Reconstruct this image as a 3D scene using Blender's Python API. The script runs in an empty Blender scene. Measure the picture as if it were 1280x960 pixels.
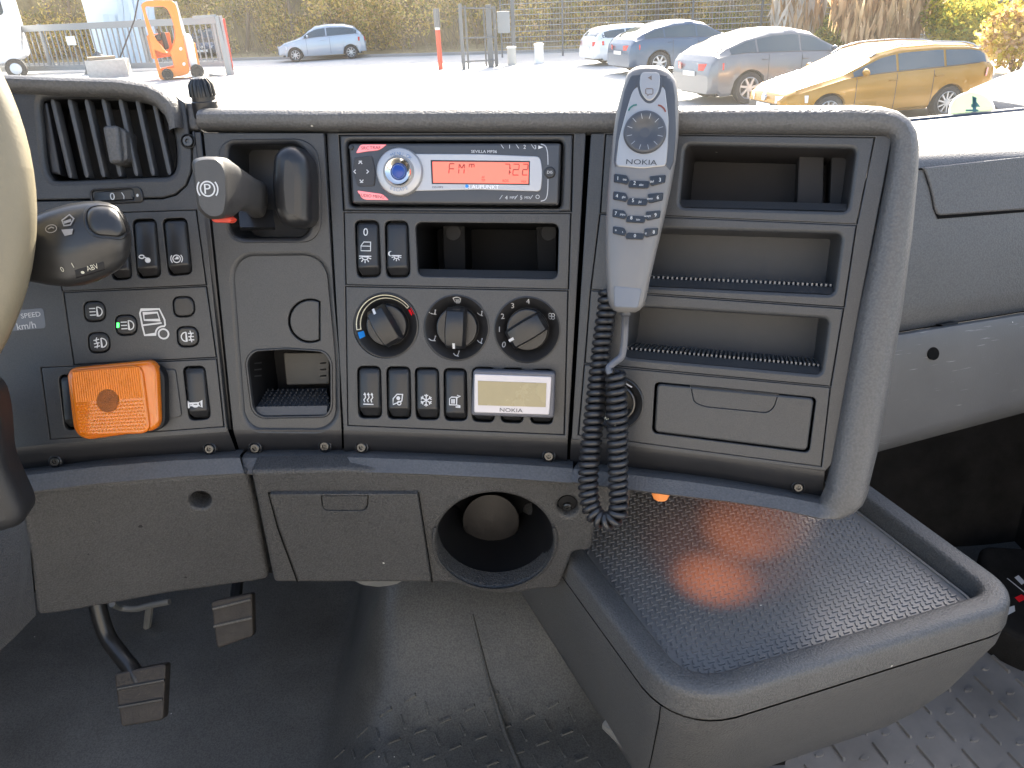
import bpy, math, random
import numpy as np
from mathutils import Vector, Matrix
from mathutils.geometry import delaunay_2d_cdt
random.seed(7)
rad = math.radians
SC = bpy.context.scene
COL = SC.collection

# ------------------------------------------------------------------ camera, sky, sun
FPX, PITCH, ROLL, EYE = 960.0, 26.8, -2.8, 2.25        # eye is 2.25 m above the yard
_f = np.array([0, math.cos(rad(PITCH)), -math.sin(rad(PITCH))])
_u0 = np.cross([1.0, 0, 0], _f)
_R = math.cos(rad(ROLL))*np.array([1.0, 0, 0]) + math.sin(rad(ROLL))*_u0
_U = -math.sin(rad(ROLL))*np.array([1.0, 0, 0]) + math.cos(rad(ROLL))*_u0
cam = bpy.data.objects.new('camera', bpy.data.cameras.new('camera'))
COL.objects.link(cam)
cam.matrix_world = Matrix(((_R[0], _U[0], -_f[0], 0), (_R[1], _U[1], -_f[1], 0), (_R[2], _U[2], -_f[2], 0), (0, 0, 0, 1)))
cam.data.sensor_width = 36; cam.data.lens = 36*FPX/1280
cam.data.clip_start = 0.02; cam.data.clip_end = 2000
SC.camera = cam

SUN_EL, SUN_AZ = 33.0, 16.0                              # azimuth to the right of straight ahead
w = bpy.data.worlds.new('World'); SC.world = w; w.use_nodes = True
nt = w.node_tree
bg = nt.nodes['Background']
sky = nt.nodes.new('ShaderNodeTexSky'); sky.sky_type = 'NISHITA'; sky.sun_disc = False
sky.sun_elevation = rad(SUN_EL); sky.sun_rotation = rad(SUN_AZ)
sky.air_density = 1.0; sky.dust_density = 4.0; sky.ozone_density = .5
nt.links.new(sky.outputs[0], bg.inputs[0]); bg.inputs[1].default_value = 0.12
sl = bpy.data.lights.new('sun', 'SUN'); sl.energy = 4.5; sl.angle = rad(0.5); sl.color = (1, .93, .82)
so = bpy.data.objects.new('sun', sl); COL.objects.link(so)
_sd = Vector((math.sin(rad(SUN_AZ))*math.cos(rad(SUN_EL)), math.cos(rad(SUN_AZ))*math.cos(rad(SUN_EL)), math.sin(rad(SUN_EL))))
so.rotation_euler = _sd.to_track_quat('Z', 'Y').to_euler()
SC.view_settings.view_transform = 'Standard'; SC.view_settings.look = 'None'
SC.view_settings.exposure = 2.35; SC.view_settings.gamma = 1
SC.render.engine = 'CYCLES'
SC.cycles.use_denoising = True
SC.cycles.max_bounces = 8; SC.cycles.transparent_max_bounces = 12
SC.cycles.caustics_reflective = False; SC.cycles.caustics_refractive = False

# ------------------------------------------------------------------ geometry helpers
def ray(px, py): return _f + _R*(px-640)/FPX + _U*(480-py)/FPX
def gnd(px, py, z=-EYE):
    d = ray(px, py); return d*(z/d[2])

class Fr:
    """a flat reference plane of the place: origin, right, up, normal towards the viewer"""
    def __init__(s, o, yaw=0, tilt=0, roll=0, axes=None):
        s.o = np.array(o, float)
        if axes is not None:
            s.u, s.v, s.n = [np.array(a, float) for a in axes]; return
        y, t, r = rad(yaw), rad(tilt), rad(roll)
        s.n = np.array([math.sin(y)*math.cos(t), -math.cos(y)*math.cos(t), math.sin(t)])
        u = np.array([math.cos(y), math.sin(y), 0]); v = np.cross(s.n, u)
        s.u = math.cos(r)*u + math.sin(r)*v; s.v = -math.sin(r)*u + math.cos(r)*v
    def P(s, px, py, d=0.0):
        k = ray(px, py); return k*((s.o + s.n*d) @ s.n)/(k @ s.n)
    def uv(s, px, py, d=0.0):
        q = s.P(px, py, d) - s.o; return (q @ s.u, q @ s.v)
    def w(s, u, v, d=0.0): return s.o + s.u*u + s.v*v + s.n*d
    def mpp(s, px, py): return float(np.linalg.norm(s.P(px+1, py) - s.P(px, py)))

WL = {}
class MB:
    def __init__(s): s.v = []; s.f = []; s.m = []
    def add(s, vs, fs, m=0):
        b = len(s.v); s.v.extend([tuple(map(float, x)) for x in vs])
        s.f.extend([tuple(i+b for i in f) for f in fs]); s.m.extend([m]*len(fs)); return s
    def grid(s, rows, m=0, closed=False):
        n = len(rows[0]); vs = [p for r in rows for p in r]; fs = []
        for i in range(len(rows)-1):
            for j in range(n if closed else n-1):
                k = (j+1) % n; fs.append((i*n+j, i*n+k, (i+1)*n+k, (i+1)*n+j))
        return s.add(vs, fs, m)
    def cap(s, ring, m=0): return s.add(ring, [tuple(range(len(ring)))], m)
    def box(s, c, sx, sy, sz, m=0, rz=0.0):
        ca, sa = math.cos(rz), math.sin(rz); vs = []
        for z in (-.5, .5):
            for x, y in ((-.5, -.5), (.5, -.5), (.5, .5), (-.5, .5)):
                X, Y = x*sx, y*sy; vs.append((c[0]+X*ca-Y*sa, c[1]+X*sa+Y*ca, c[2]+z*sz))
        return s.add(vs, [(0, 3, 2, 1), (4, 5, 6, 7), (0, 1, 5, 4), (1, 2, 6, 5), (2, 3, 7, 6), (3, 0, 4, 7)], m)
    def tube(s, pts, r, n=8, m=0, caps=True):
        P = [np.array(p, float) for p in pts]; rows = []
        t = P[1]-P[0]; t /= np.linalg.norm(t)
        a = np.cross(t, [0, 0, 1.0]);
        if np.linalg.norm(a) < .1: a = np.cross(t, [1.0, 0, 0])
        a /= np.linalg.norm(a)
        for i, p in enumerate(P):
            t = P[min(i+1, len(P)-1)] - P[max(i-1, 0)]; t /= max(np.linalg.norm(t), 1e-9)
            a = a - t*(a @ t); a /= np.linalg.norm(a); b = np.cross(t, a)
            ri = r[i] if hasattr(r, '__len__') else r
            rows.append([p + ri*(math.cos(2*math.pi*k/n)*a + math.sin(2*math.pi*k/n)*b) for k in range(n)])
        s.grid(rows, m, True)
        if caps: s.cap(rows[0][::-1], m); s.cap(rows[-1], m)
        return s
    def build(s, name, mats, parent=None, ang=35, local=False, rz=None, loc=None):
        if not isinstance(mats, (list, tuple)): mats = [mats]
        A = np.array(s.v, float)
        c = (A.min(0)+A.max(0))/2 if loc is None else np.array(loc, float)
        me = bpy.data.meshes.new(name)
        me.from_pydata([tuple(x) for x in (A-c)], [], s.f)
        for k in mats: me.materials.append(k)
        if len(mats) > 1: me.polygons.foreach_set('material_index', s.m)
        if ang:
            me.polygons.foreach_set('use_smooth', [True]*len(me.polygons))
            me.update()
            me.set_sharp_from_angle(angle=rad(ang))
        me.update()
        o = bpy.data.objects.new(name, me); COL.objects.link(o)
        WL[o.name] = c
        if parent is not None:
            o.parent = parent
            o.location = c if local else c - WL[parent.name]
        else: o.location = c
        return o

def tag(o, label=None, cat=None, group=None, kind=None):
    for k, v in (('label', label), ('category', cat), ('group', group), ('kind', kind)):
        if v: o[k] = v
    return o
def thing(name, label, cat, loc=(0, 0, 0), rz=0.0, group=None):
    o = bpy.data.objects.new(name, None); COL.objects.link(o)
    o.location = tuple(loc); o.rotation_euler = (0, 0, rz); o.empty_display_size = .05
    WL[o.name] = np.array(loc, float)
    return tag(o, label, cat, group)

def area2(p): return sum(p[i-1][0]*p[i][1] - p[i][0]*p[i-1][1] for i in range(len(p)))
def ccw(p): return list(p) if area2(p) > 0 else list(p)[::-1]
def dedupe(p):
    o = []
    for q in p:
        if not o or math.hypot(q[0]-o[-1][0], q[1]-o[-1][1]) > 1e-7: o.append(q)
    if math.hypot(o[0][0]-o[-1][0], o[0][1]-o[-1][1]) < 1e-7: o.pop()
    return o
def inset(p, d):
    """ccw polygon moved inwards by d"""
    n = len(p); out = []
    for i in range(n):
        a, b, c = p[i-1], p[i], p[(i+1) % n]
        e1 = (b[0]-a[0], b[1]-a[1]); e2 = (c[0]-b[0], c[1]-b[1])
        l1 = math.hypot(*e1) or 1e-9; l2 = math.hypot(*e2) or 1e-9
        n1 = (-e1[1]/l1, e1[0]/l1); n2 = (-e2[1]/l2, e2[0]/l2)
        mx, my = n1[0]+n2[0], n1[1]+n2[1]; k = mx*mx+my*my
        s = 2*d/max(k, .6); out.append((b[0]+mx*s/1.0, b[1]+my*s/1.0))
    return out
def rnd(pts, r, seg=5):
    """polygon with rounded corners; r one number or one per corner"""
    n = len(pts); out = []
    for i in range(n):
        a, b, c = pts[i-1], pts[i], pts[(i+1) % n]
        ri = r[i] if hasattr(r, '__len__') else r
        if ri <= 0: out.append(b); continue
        la = math.hypot(a[0]-b[0], a[1]-b[1]); lc = math.hypot(c[0]-b[0], c[1]-b[1])
        t = min(ri, la*.49, lc*.49)
        p = (b[0]+(a[0]-b[0])*t/la, b[1]+(a[1]-b[1])*t/la); q = (b[0]+(c[0]-b[0])*t/lc, b[1]+(c[1]-b[1])*t/lc)
        for k in range(seg+1):
            s = k/seg; out.append(((1-s)**2*p[0]+2*s*(1-s)*(.85*b[0]+.075*(p[0]+q[0]))+s*s*q[0], (1-s)**2*p[1]+2*s*(1-s)*(.85*b[1]+.075*(p[1]+q[1]))+s*s*q[1]))
    return out
def quad(x0, y0, x1, y1): return [(x0, y0), (x1, y0), (x1, y1), (x0, y1)]
def ell(cx, cy, rx, ry, n=40): return [(cx+rx*math.cos(2*math.pi*i/n), cy+ry*math.sin(2*math.pi*i/n)) for i in range(n)]
def smooth(pts, k=6, closed=True):
    n = len(pts); out = []
    for i in range(n if closed else n-1):
        P = [np.array(pts[(i+j) % n] if closed else pts[min(max(i+j, 0), n-1)], float) for j in (-1, 0, 1, 2)]
        for s in range(k):
            t = s/k
            out.append(tuple(.5*(2*P[1]+(P[2]-P[0])*t+(2*P[0]-5*P[1]+4*P[2]-P[3])*t*t+(3*P[1]-P[0]-3*P[2]+P[3])*t**3)))
    if not closed: out.append(tuple(map(float, pts[-1])))
    return out

def inside(p, q):
    c = False; x, y = q
    for i in range(len(p)):
        (x1, y1), (x2, y2) = p[i-1], p[i]
        if (y1 > y) != (y2 > y) and x < (x2-x1)*(y-y1)/(y2-y1)+x1: c = not c
    return c
def fill2d(loops):
    """triangles of a polygon (first loop) with holes (the others)"""
    flat = [p for l in loops for p in l]; sc = 1.0/max(max(abs(c) for p in flat for c in p), 1e-9); ed = []; b = 0
    for l in loops:
        n = len(l); ed += [(b+i, b+(i+1) % n) for i in range(n)]; b += n
    r = delaunay_2d_cdt([Vector((x*sc, y*sc)) for x, y in flat], ed, [], 1, 1e-7)
    P = [(v.x/sc, v.y/sc) for v in r[0]]; fs = []
    for f in r[2]:
        g = (sum(P[i][0] for i in f)/len(f), sum(P[i][1] for i in f)/len(f))
        if not inside(loops[0], g) or any(inside(h, g) for h in loops[1:]): continue
        fs.append(tuple(f) if area2([P[i] for i in f]) > 0 else tuple(f)[::-1])
    return P, fs

def plate(mb, fr, outer, holes=(), top=0.0, bot=-.003, bev=.0006, seg=2, m=0, back=False, hbev=None):
    """a solid sheet lying on a reference plane: outline and holes in plane metres, rounded edges"""
    outer = dedupe(ccw(outer)); holes = [dedupe(ccw(h)) for h in holes]; hbev = bev if hbev is None else hbev
    loops = []
    def sides(poly, sgn, b):
        rings = []
        if b > 0:
            for k in range(seg+1):
                a = math.pi/2*k/seg
                rings.append((inset(poly, sgn*b*(1-math.sin(a))) if k < seg else list(poly), top-b*(1-math.cos(a))))
        else: rings.append((list(poly), top))
        rings.append((list(poly), bot))
        rows = [[fr.w(x, y, z) for x, y in r] for r, z in rings]
        mb.grid(rows if sgn > 0 else rows[::-1], m, True)
        return rings[0][0]
    loops.append(sides(outer, 1, bev))
    for h in holes: loops.append(sides(h, -1, hbev))
    flat, fs = fill2d(loops)
    mb.add([fr.w(x, y, top) for x, y in flat], fs, m)
    if back:
        mb.cap([fr.w(x, y, bot) for x, y in outer][::-1], m)
    return mb
def px(fr, pts, d=0.0): return [fr.uv(x, y, d) for x, y in pts]
def pplate(mb, fr, outer, holes=(), top=0.0, bot=-.003, bev=.0006, **k):
    """plate() with its outline measured on the photograph"""
    return plate(mb, fr, px(fr, outer, top), [px(fr, h, top) for h in holes], top, bot, bev, **k)
def well(mb, fr, hole, top, depth, m=0, taper=0.0, bottom=True):
    p = dedupe(ccw(px(fr, hole, top))); p = inset(p, -.0003); q = inset(p, taper)
    rows = [[fr.w(x, y, top-.0012) for x, y in p], [fr.w(x, y, -depth) for x, y in q]]
    mb.grid(rows[::-1], m, True)
    if bottom: mb.cap(rows[1], m)
    return mb
def lathe(mb, fr, c, prof, n=36, m=0, cap=True):
    rows = [[fr.w(c[0]+r*math.cos(2*math.pi*k/n), c[1]+r*math.sin(2*math.pi*k/n), z) for k in range(n)] for r, z in prof]
    mb.grid(rows, m, True)
    if cap and prof[-1][0] > 1e-6: mb.cap(rows[-1], m)
    return mb
def sweep(mb, rows, m=0): return mb.grid(rows, m)
def pts_sweep(mb, stations, m=0):
    """stations: (frame, [(px, py, d), ...]) - one moulded strip of constant section"""
    return mb.grid([[fr.P(x, y, d) for x, y, d in row] for fr, row in stations], m)
def lerp(a, b, t): return tuple(x+(y-x)*t for x, y in zip(a, b))

# ------------------------------------------------------------------ materials
def principled(name):
    m = bpy.data.materials.new(name); m.use_nodes = True
    return m, m.node_tree, m.node_tree.nodes['Principled BSDF']
def mk(name, col, rough=.5, bump=0.0, scale=600, spec=.5, var=0.0, vscale=8, metal=0.0, coat=0.0, specks=0.0, dist=.0004, scratch=0.0, grain=0.0, gscale=620):
    m, t, b = principled(name)
    b.inputs['Base Color'].default_value = (*col, 1); b.inputs['Roughness'].default_value = rough
    b.inputs['Specular IOR Level'].default_value = spec; b.inputs['Metallic'].default_value = metal
    if coat: b.inputs['Coat Weight'].default_value = coat; b.inputs['Coat Roughness'].default_value = .06
    N, L = t.nodes, t.links
    if bump or var or specks or scratch or grain:
        tc = N.new('ShaderNodeNewGeometry')
        pos = tc.outputs['Position']
    col_out = None
    if var:
        n = N.new('ShaderNodeTexNoise'); n.inputs['Scale'].default_value = vscale; n.inputs['Detail'].default_value = 6; n.inputs['Roughness'].default_value = .65
        L.new(pos, n.inputs['Vector'])
        r = N.new('ShaderNodeMapRange'); r.inputs[1].default_value = .25; r.inputs[2].default_value = .75; r.inputs[3].default_value = 1-var; r.inputs[4].default_value = 1+var
        L.new(n.outputs['Fac'], r.inputs[0])
        mx = N.new('ShaderNodeMix'); mx.data_type = 'RGBA'; mx.blend_type = 'MULTIPLY'; mx.inputs[0].default_value = 1
        mx.inputs[6].default_value = (*col, 1); L.new(r.outputs[0], mx.inputs[7]); col_out = mx.outputs[2]
        rr = N.new('ShaderNodeMapRange'); rr.inputs[3].default_value = max(rough-.08, 0.02); rr.inputs[4].default_value = min(rough+.1, 1)
        L.new(n.outputs['Fac'], rr.inputs[0]); L.new(rr.outputs[0], b.inputs['Roughness'])
    if specks:
        v = N.new('ShaderNodeTexVoronoi'); v.inputs['Scale'].default_value = 45; L.new(pos, v.inputs['Vector'])
        c1 = N.new('ShaderNodeMath'); c1.operation = 'LESS_THAN'; c1.inputs[1].default_value = .045; L.new(v.outputs['Distance'], c1.inputs[0])
        sx = N.new('ShaderNodeSeparateColor'); L.new(v.outputs['Color'], sx.inputs[0])
        c2 = N.new('ShaderNodeMath'); c2.operation = 'LESS_THAN'; c2.inputs[1].default_value = specks; L.new(sx.outputs[0], c2.inputs[0])
        mu = N.new('ShaderNodeMath'); mu.operation = 'MULTIPLY'; L.new(c1.outputs[0], mu.inputs[0]); L.new(c2.outputs[0], mu.inputs[1])
        mx2 = N.new('ShaderNodeMix'); mx2.data_type = 'RGBA'; L.new(mu.outputs[0], mx2.inputs[0])
        if col_out: L.new(col_out, mx2.inputs[6])
        else: mx2.inputs[6].default_value = (*col, 1)
        mx2.inputs[7].default_value = (.55, .53, .48, 1); col_out = mx2.outputs[2]
    if scratch:
        mp = N.new('ShaderNodeMapping'); mp.inputs['Scale'].default_value = (9, 9, 130); mp.inputs['Rotation'].default_value = (.3, .5, .2); L.new(pos, mp.inputs['Vector'])
        n2 = N.new('ShaderNodeTexNoise'); n2.inputs['Scale'].default_value = 3; n2.inputs['Detail'].default_value = 3; L.new(mp.outputs[0], n2.inputs['Vector'])
        g = N.new('ShaderNodeMapRange'); g.inputs[1].default_value = .68; g.inputs[2].default_value = .74; g.inputs[3].default_value = 0; g.inputs[4].default_value = scratch; L.new(n2.outputs['Fac'], g.inputs[0])
        mx3 = N.new('ShaderNodeMix'); mx3.data_type = 'RGBA'; L.new(g.outputs[0], mx3.inputs[0])
        if col_out: L.new(col_out, mx3.inputs[6])
        else: mx3.inputs[6].default_value = (*col, 1)
        mx3.inputs[7].default_value = (.35, .35, .36, 1); col_out = mx3.outputs[2]
    gv = None
    if grain:
        v2 = N.new('ShaderNodeTexVoronoi'); v2.inputs['Scale'].default_value = gscale; v2.inputs['Randomness'].default_value = 1; L.new(pos, v2.inputs['Vector'])
        n3 = N.new('ShaderNodeTexNoise'); n3.inputs['Scale'].default_value = gscale*.8; n3.inputs['Detail'].default_value = 1; L.new(pos, n3.inputs['Vector'])
        ad = N.new('ShaderNodeMath'); ad.operation = 'SUBTRACT'; L.new(n3.outputs['Fac'], ad.inputs[0]); L.new(v2.outputs['Distance'], ad.inputs[1]); gv = ad.outputs[0]
        g4 = N.new('ShaderNodeMapRange'); g4.inputs[1].default_value = -.35; g4.inputs[2].default_value = .35; g4.inputs[3].default_value = 1-grain; g4.inputs[4].default_value = 1+grain; L.new(gv, g4.inputs[0])
        mx4 = N.new('ShaderNodeMix'); mx4.data_type = 'RGBA'; mx4.blend_type = 'MULTIPLY'; mx4.inputs[0].default_value = 1
        if col_out: L.new(col_out, mx4.inputs[6])
        else: mx4.inputs[6].default_value = (*col, 1)
        L.new(g4.outputs[0], mx4.inputs[7]); col_out = mx4.outputs[2]
    if col_out: L.new(col_out, b.inputs['Base Color'])
    if bump:
        n = N.new('ShaderNodeTexNoise'); n.inputs['Scale'].default_value = scale; n.inputs['Detail'].default_value = 1.5
        L.new(pos, n.inputs['Vector'])
        bp = N.new('ShaderNodeBump'); bp.inputs['Strength'].default_value = bump; bp.inputs['Distance'].default_value = dist
        L.new(gv if gv else n.outputs['Fac'], bp.inputs['Height']); L.new(bp.outputs[0], b.inputs['Normal'])
    return m
def emis(name, col, s, base=None):
    m, t, b = principled(name)
    b.inputs['Base Color'].default_value = (*(base or col), 1); b.inputs['Emission Color'].default_value = (*col, 1)
    b.inputs['Emission Strength'].default_value = s; b.inputs['Roughness'].default_value = .25
    return m
def leafmat(name, cols, transl=.5):
    m = bpy.data.materials.new(name); m.use_nodes = True; t = m.node_tree; N, L = t.nodes, t.links
    N.remove(N['Principled BSDF']); out = N['Material Output']
    g = N.new('ShaderNodeNewGeometry'); n = N.new('ShaderNodeTexNoise'); n.inputs['Scale'].default_value = .9; n.inputs['Detail'].default_value = 5
    L.new(g.outputs['Position'], n.inputs['Vector'])
    ad = N.new('ShaderNodeMath'); ad.operation = 'MULTIPLY_ADD'; ad.inputs[1].default_value = .45; L.new(g.outputs['Random Per Island'], ad.inputs[0])
    ml = N.new('ShaderNodeMath'); ml.operation = 'MULTIPLY'; ml.inputs[1].default_value = .6; L.new(n.outputs['Fac'], ml.inputs[0]); L.new(ml.outputs[0], ad.inputs[2])
    r = N.new('ShaderNodeValToRGB'); L.new(ad.outputs[0], r.inputs[0]); e = r.color_ramp.elements
    e[0].position = .2; e[0].color = (*cols[0], 1); e[1].position = .8; e[1].color = (*cols[-1], 1)
    for i, c in enumerate(cols[1:-1]): q = e.new(.2+.6*(i+1)/(len(cols)-1)); q.color = (*c, 1)
    d = N.new('ShaderNodeBsdfDiffuse'); tr = N.new('ShaderNodeBsdfTranslucent'); mx = N.new('ShaderNodeMixShader'); mx.inputs[0].default_value = transl
    L.new(r.outputs[0], d.inputs[0]); L.new(r.outputs[0], tr.inputs[0]); L.new(d.outputs[0], mx.inputs[1]); L.new(tr.outputs[0], mx.inputs[2]); L.new(mx.outputs[0], out.inputs[0])
    return m

PAD = mk('grained_grey_plastic', (.084, .083, .083), .46, .38, 560, .5, .10, 9, specks=.05, dist=.0007, grain=.15, gscale=560)
FASCIA = mk('satin_slate_plastic', (.037, .038, .040), .40, .16, 1500, .5, .12, 7, specks=.03, grain=.14, gscale=1000)
MODULE = mk('satin_module_plastic', (.040, .041, .043), .39, .16, 1500, .5, .12, 7, specks=.03, grain=.14, gscale=1000)
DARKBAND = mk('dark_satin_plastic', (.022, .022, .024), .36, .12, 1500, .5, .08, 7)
SEAM = mk('seam_shadow_plastic', (.004, .004, .004), .8, spec=.1)
WELLM = mk('black_recess_plastic', (.009, .009, .010), .55, .1, 900, spec=.3)
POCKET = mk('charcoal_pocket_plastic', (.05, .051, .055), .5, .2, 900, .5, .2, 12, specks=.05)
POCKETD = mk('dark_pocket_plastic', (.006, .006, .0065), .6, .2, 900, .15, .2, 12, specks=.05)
ROCKER = mk('black_soft_touch_plastic', (.018, .018, .019), .34, .08, 1600, .45)
KNOB = mk('black_knob_plastic', (.014, .014, .015), .32, .06, 1600)
DISH = mk('dial_dish_black_plastic', (.020, .019, .019), .40, .1, 1500)
INK = mk('white_print', (.56, .56, .56), .5)
INKY = mk('cream_print', (.75, .72, .55), .5)
INKD = mk('dark_print', (.02, .02, .022), .5)
KNEE = mk('grained_knee_plastic', (.052, .051, .050), .50, .75, 520, .4, .16, 8, specks=.10, dist=.0007, grain=.27, gscale=600)
CONSOLE = mk('grained_console_plastic', (.078, .077, .075), .46, .6, 560, .5, .16, 6, specks=.05, dist=.0007, grain=.20, gscale=600)
RUBBER = mk('ribbed_black_rubber', (.185, .177, .168), .30, .25, 700, .5, .15, 10, specks=.06)
MAT = mk('worn_floor_rubber', (.095, .093, .086), .44, .3, 260, .5, .35, 5, specks=.12, grain=.25, gscale=420)
CARPET = mk('black_carpet', (.022, .021, .020), .95, 1.0, 900, .1, .5, 14, dist=.003)
METAL = mk('dull_steel', (.45, .45, .45), .35, .1, 900, metal=1.0)
BLACKP = mk('black_painted_steel', (.02, .02, .02), .3)
LEATHER = mk('grey_leather', (.21, .18, .12), .5, .35, 420, .4, .1, 10)
STALK = mk('stalk_satin_black', (.020, .0195, .019), .33, .06, 1600)
SCREWM = mk('screw_dark_chrome', (.085, .083, .08), .34, metal=.9)

# ------------------------------------------------------------------ reference planes of the dashboard (measured)
M_ = Fr(ray(570, 350)*.66, -6, 18, -2)
B_ = Fr(M_.P(428, 350), -2, 15, -2)
L_ = Fr(B_.P(272, 400), 5, 18, -2)
R_ = Fr(M_.P(722, 380), -18, 18, -1.5)
KM = Fr(M_.P(520, 596, .004), -2, -8, -2)
KL = Fr(L_.P(250, 600, .004), 5, -8, -2)
P_ = Fr(ray(1210, 300)*.86, 12, 16, 0)
PL2 = Fr(P_.P(1210, 404, -.006), 12, -2, 0)

# ------------------------------------------------------------------ flat print
_eps = [0]
class Ink:
    def __init__(s, fr, d=0.0, dfun=None):
        s.fr, s.d, s.df, s.mb = fr, d, dfun, MB()
    def _w(s, u, v, e): return s.fr.w(u, v, (s.df(u, v) if s.df else s.d) + e)
    def _e(s): _eps[0] = (_eps[0]+1) % 24; return .00012 + _eps[0]*.000006
    def stroke(s, uv, wd, closed=False):
        p = dedupe(uv) if closed else list(uv); n = len(p)
        if n < 2: return s
        e = s._e(); Lr, Rr = [], []
        for i in range(n):
            a = p[i-1] if (i > 0 or closed) else p[i]; c = p[(i+1) % n] if (i < n-1 or closed) else p[i]
            tx, ty = c[0]-a[0], c[1]-a[1]; l = math.hypot(tx, ty) or 1e-9; nx, ny = -ty/l*wd/2, tx/l*wd/2
            if 0 < i < n-1 or closed:
                d1 = (p[i][0]-a[0], p[i][1]-a[1]); l1 = math.hypot(*d1) or 1e-9
                cs = max(.5, abs((-d1[1]/l1)*(-ty/l) + (d1[0]/l1)*(tx/l))); nx /= cs; ny /= cs
            Lr.append(s._w(p[i][0]+nx, p[i][1]+ny, e)); Rr.append(s._w(p[i][0]-nx, p[i][1]-ny, e))
        if closed: Lr.append(Lr[0]); Rr.append(Rr[0])
        s.mb.grid([Rr, Lr]); return s
    def fill(s, uv):
        P, fs = fill2d([ccw(dedupe(uv))]); e = s._e()
        s.mb.add([s._w(x, y, e) for x, y in P], fs); return s
    def text(s, body, cx, cy, h, sx=1.0, rot=0.0, space=1.0):
        """cx, cy pixel centre; h cap height in pixels"""
        k = s.fr.mpp(cx, cy); c0 = s.fr.uv(cx, cy, s.d)
        cu = bpy.data.curves.new('t', 'FONT'); cu.body = body; cu.align_x = 'CENTER'; cu.align_y = 'CENTER'; cu.space_character = space; cu.resolution_u = 3
        o = bpy.data.objects.new('t', cu); COL.objects.link(o)
        me = bpy.data.meshes.new_from_object(o.evaluated_get(bpy.context.evaluated_depsgraph_get()))
        ys = [v.co.y for v in me.vertices]; xs = [v.co.x for v in me.vertices]
        if ys:
            my, mx_ = (min(ys)+max(ys))/2, (min(xs)+max(xs))/2; sc = h*k/.69; e = s._e(); ca, sa = math.cos(rot), math.sin(rot)
            vs = []
            for v in me.vertices:
                X, Y = (v.co.x-mx_)*sc*sx, (v.co.y-my)*sc
                vs.append(s._w(c0[0]+X*ca-Y*sa, c0[1]+X*sa+Y*ca, e))
            s.mb.add(vs, [tuple(f.vertices) for f in me.polygons])
        bpy.data.objects.remove(o); bpy.data.curves.remove(cu); bpy.data.meshes.remove(me)
        return s
    def draw(s, cx, cy, size, strokes, wd=.13):
        """strokes in icon units (-1..1, y up): ('l', pts) open line, ('c', pts) closed line, ('f', pts) filled"""
        k = s.fr.mpp(cx, cy)*size/2; c0 = s.fr.uv(cx, cy, s.d)
        for kind, pts in strokes:
            q = [(c0[0]+x*k, c0[1]+y*k) for x, y in pts]
            if kind == 'f': s.fill(q)
            else: s.stroke(q, wd*k, kind == 'c')
        return s
    def build(s, parent, mat=None, name='icon', label=None):
        o = s.mb.build(name, mat or INK, parent, ang=0)
        if label: o['label'] = label
        return o
def arc(cx, cy, r, a0, a1, n=14, ry=None): return [(cx+r*math.cos(rad(a0+(a1-a0)*i/n)), cy+(ry or r)*math.sin(rad(a0+(a1-a0)*i/n))) for i in range(n+1)]
DSH = [(0.05, .62)] + arc(.1, 0, .62, 90, -90, 10) + [(.05, -.62)]
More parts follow.
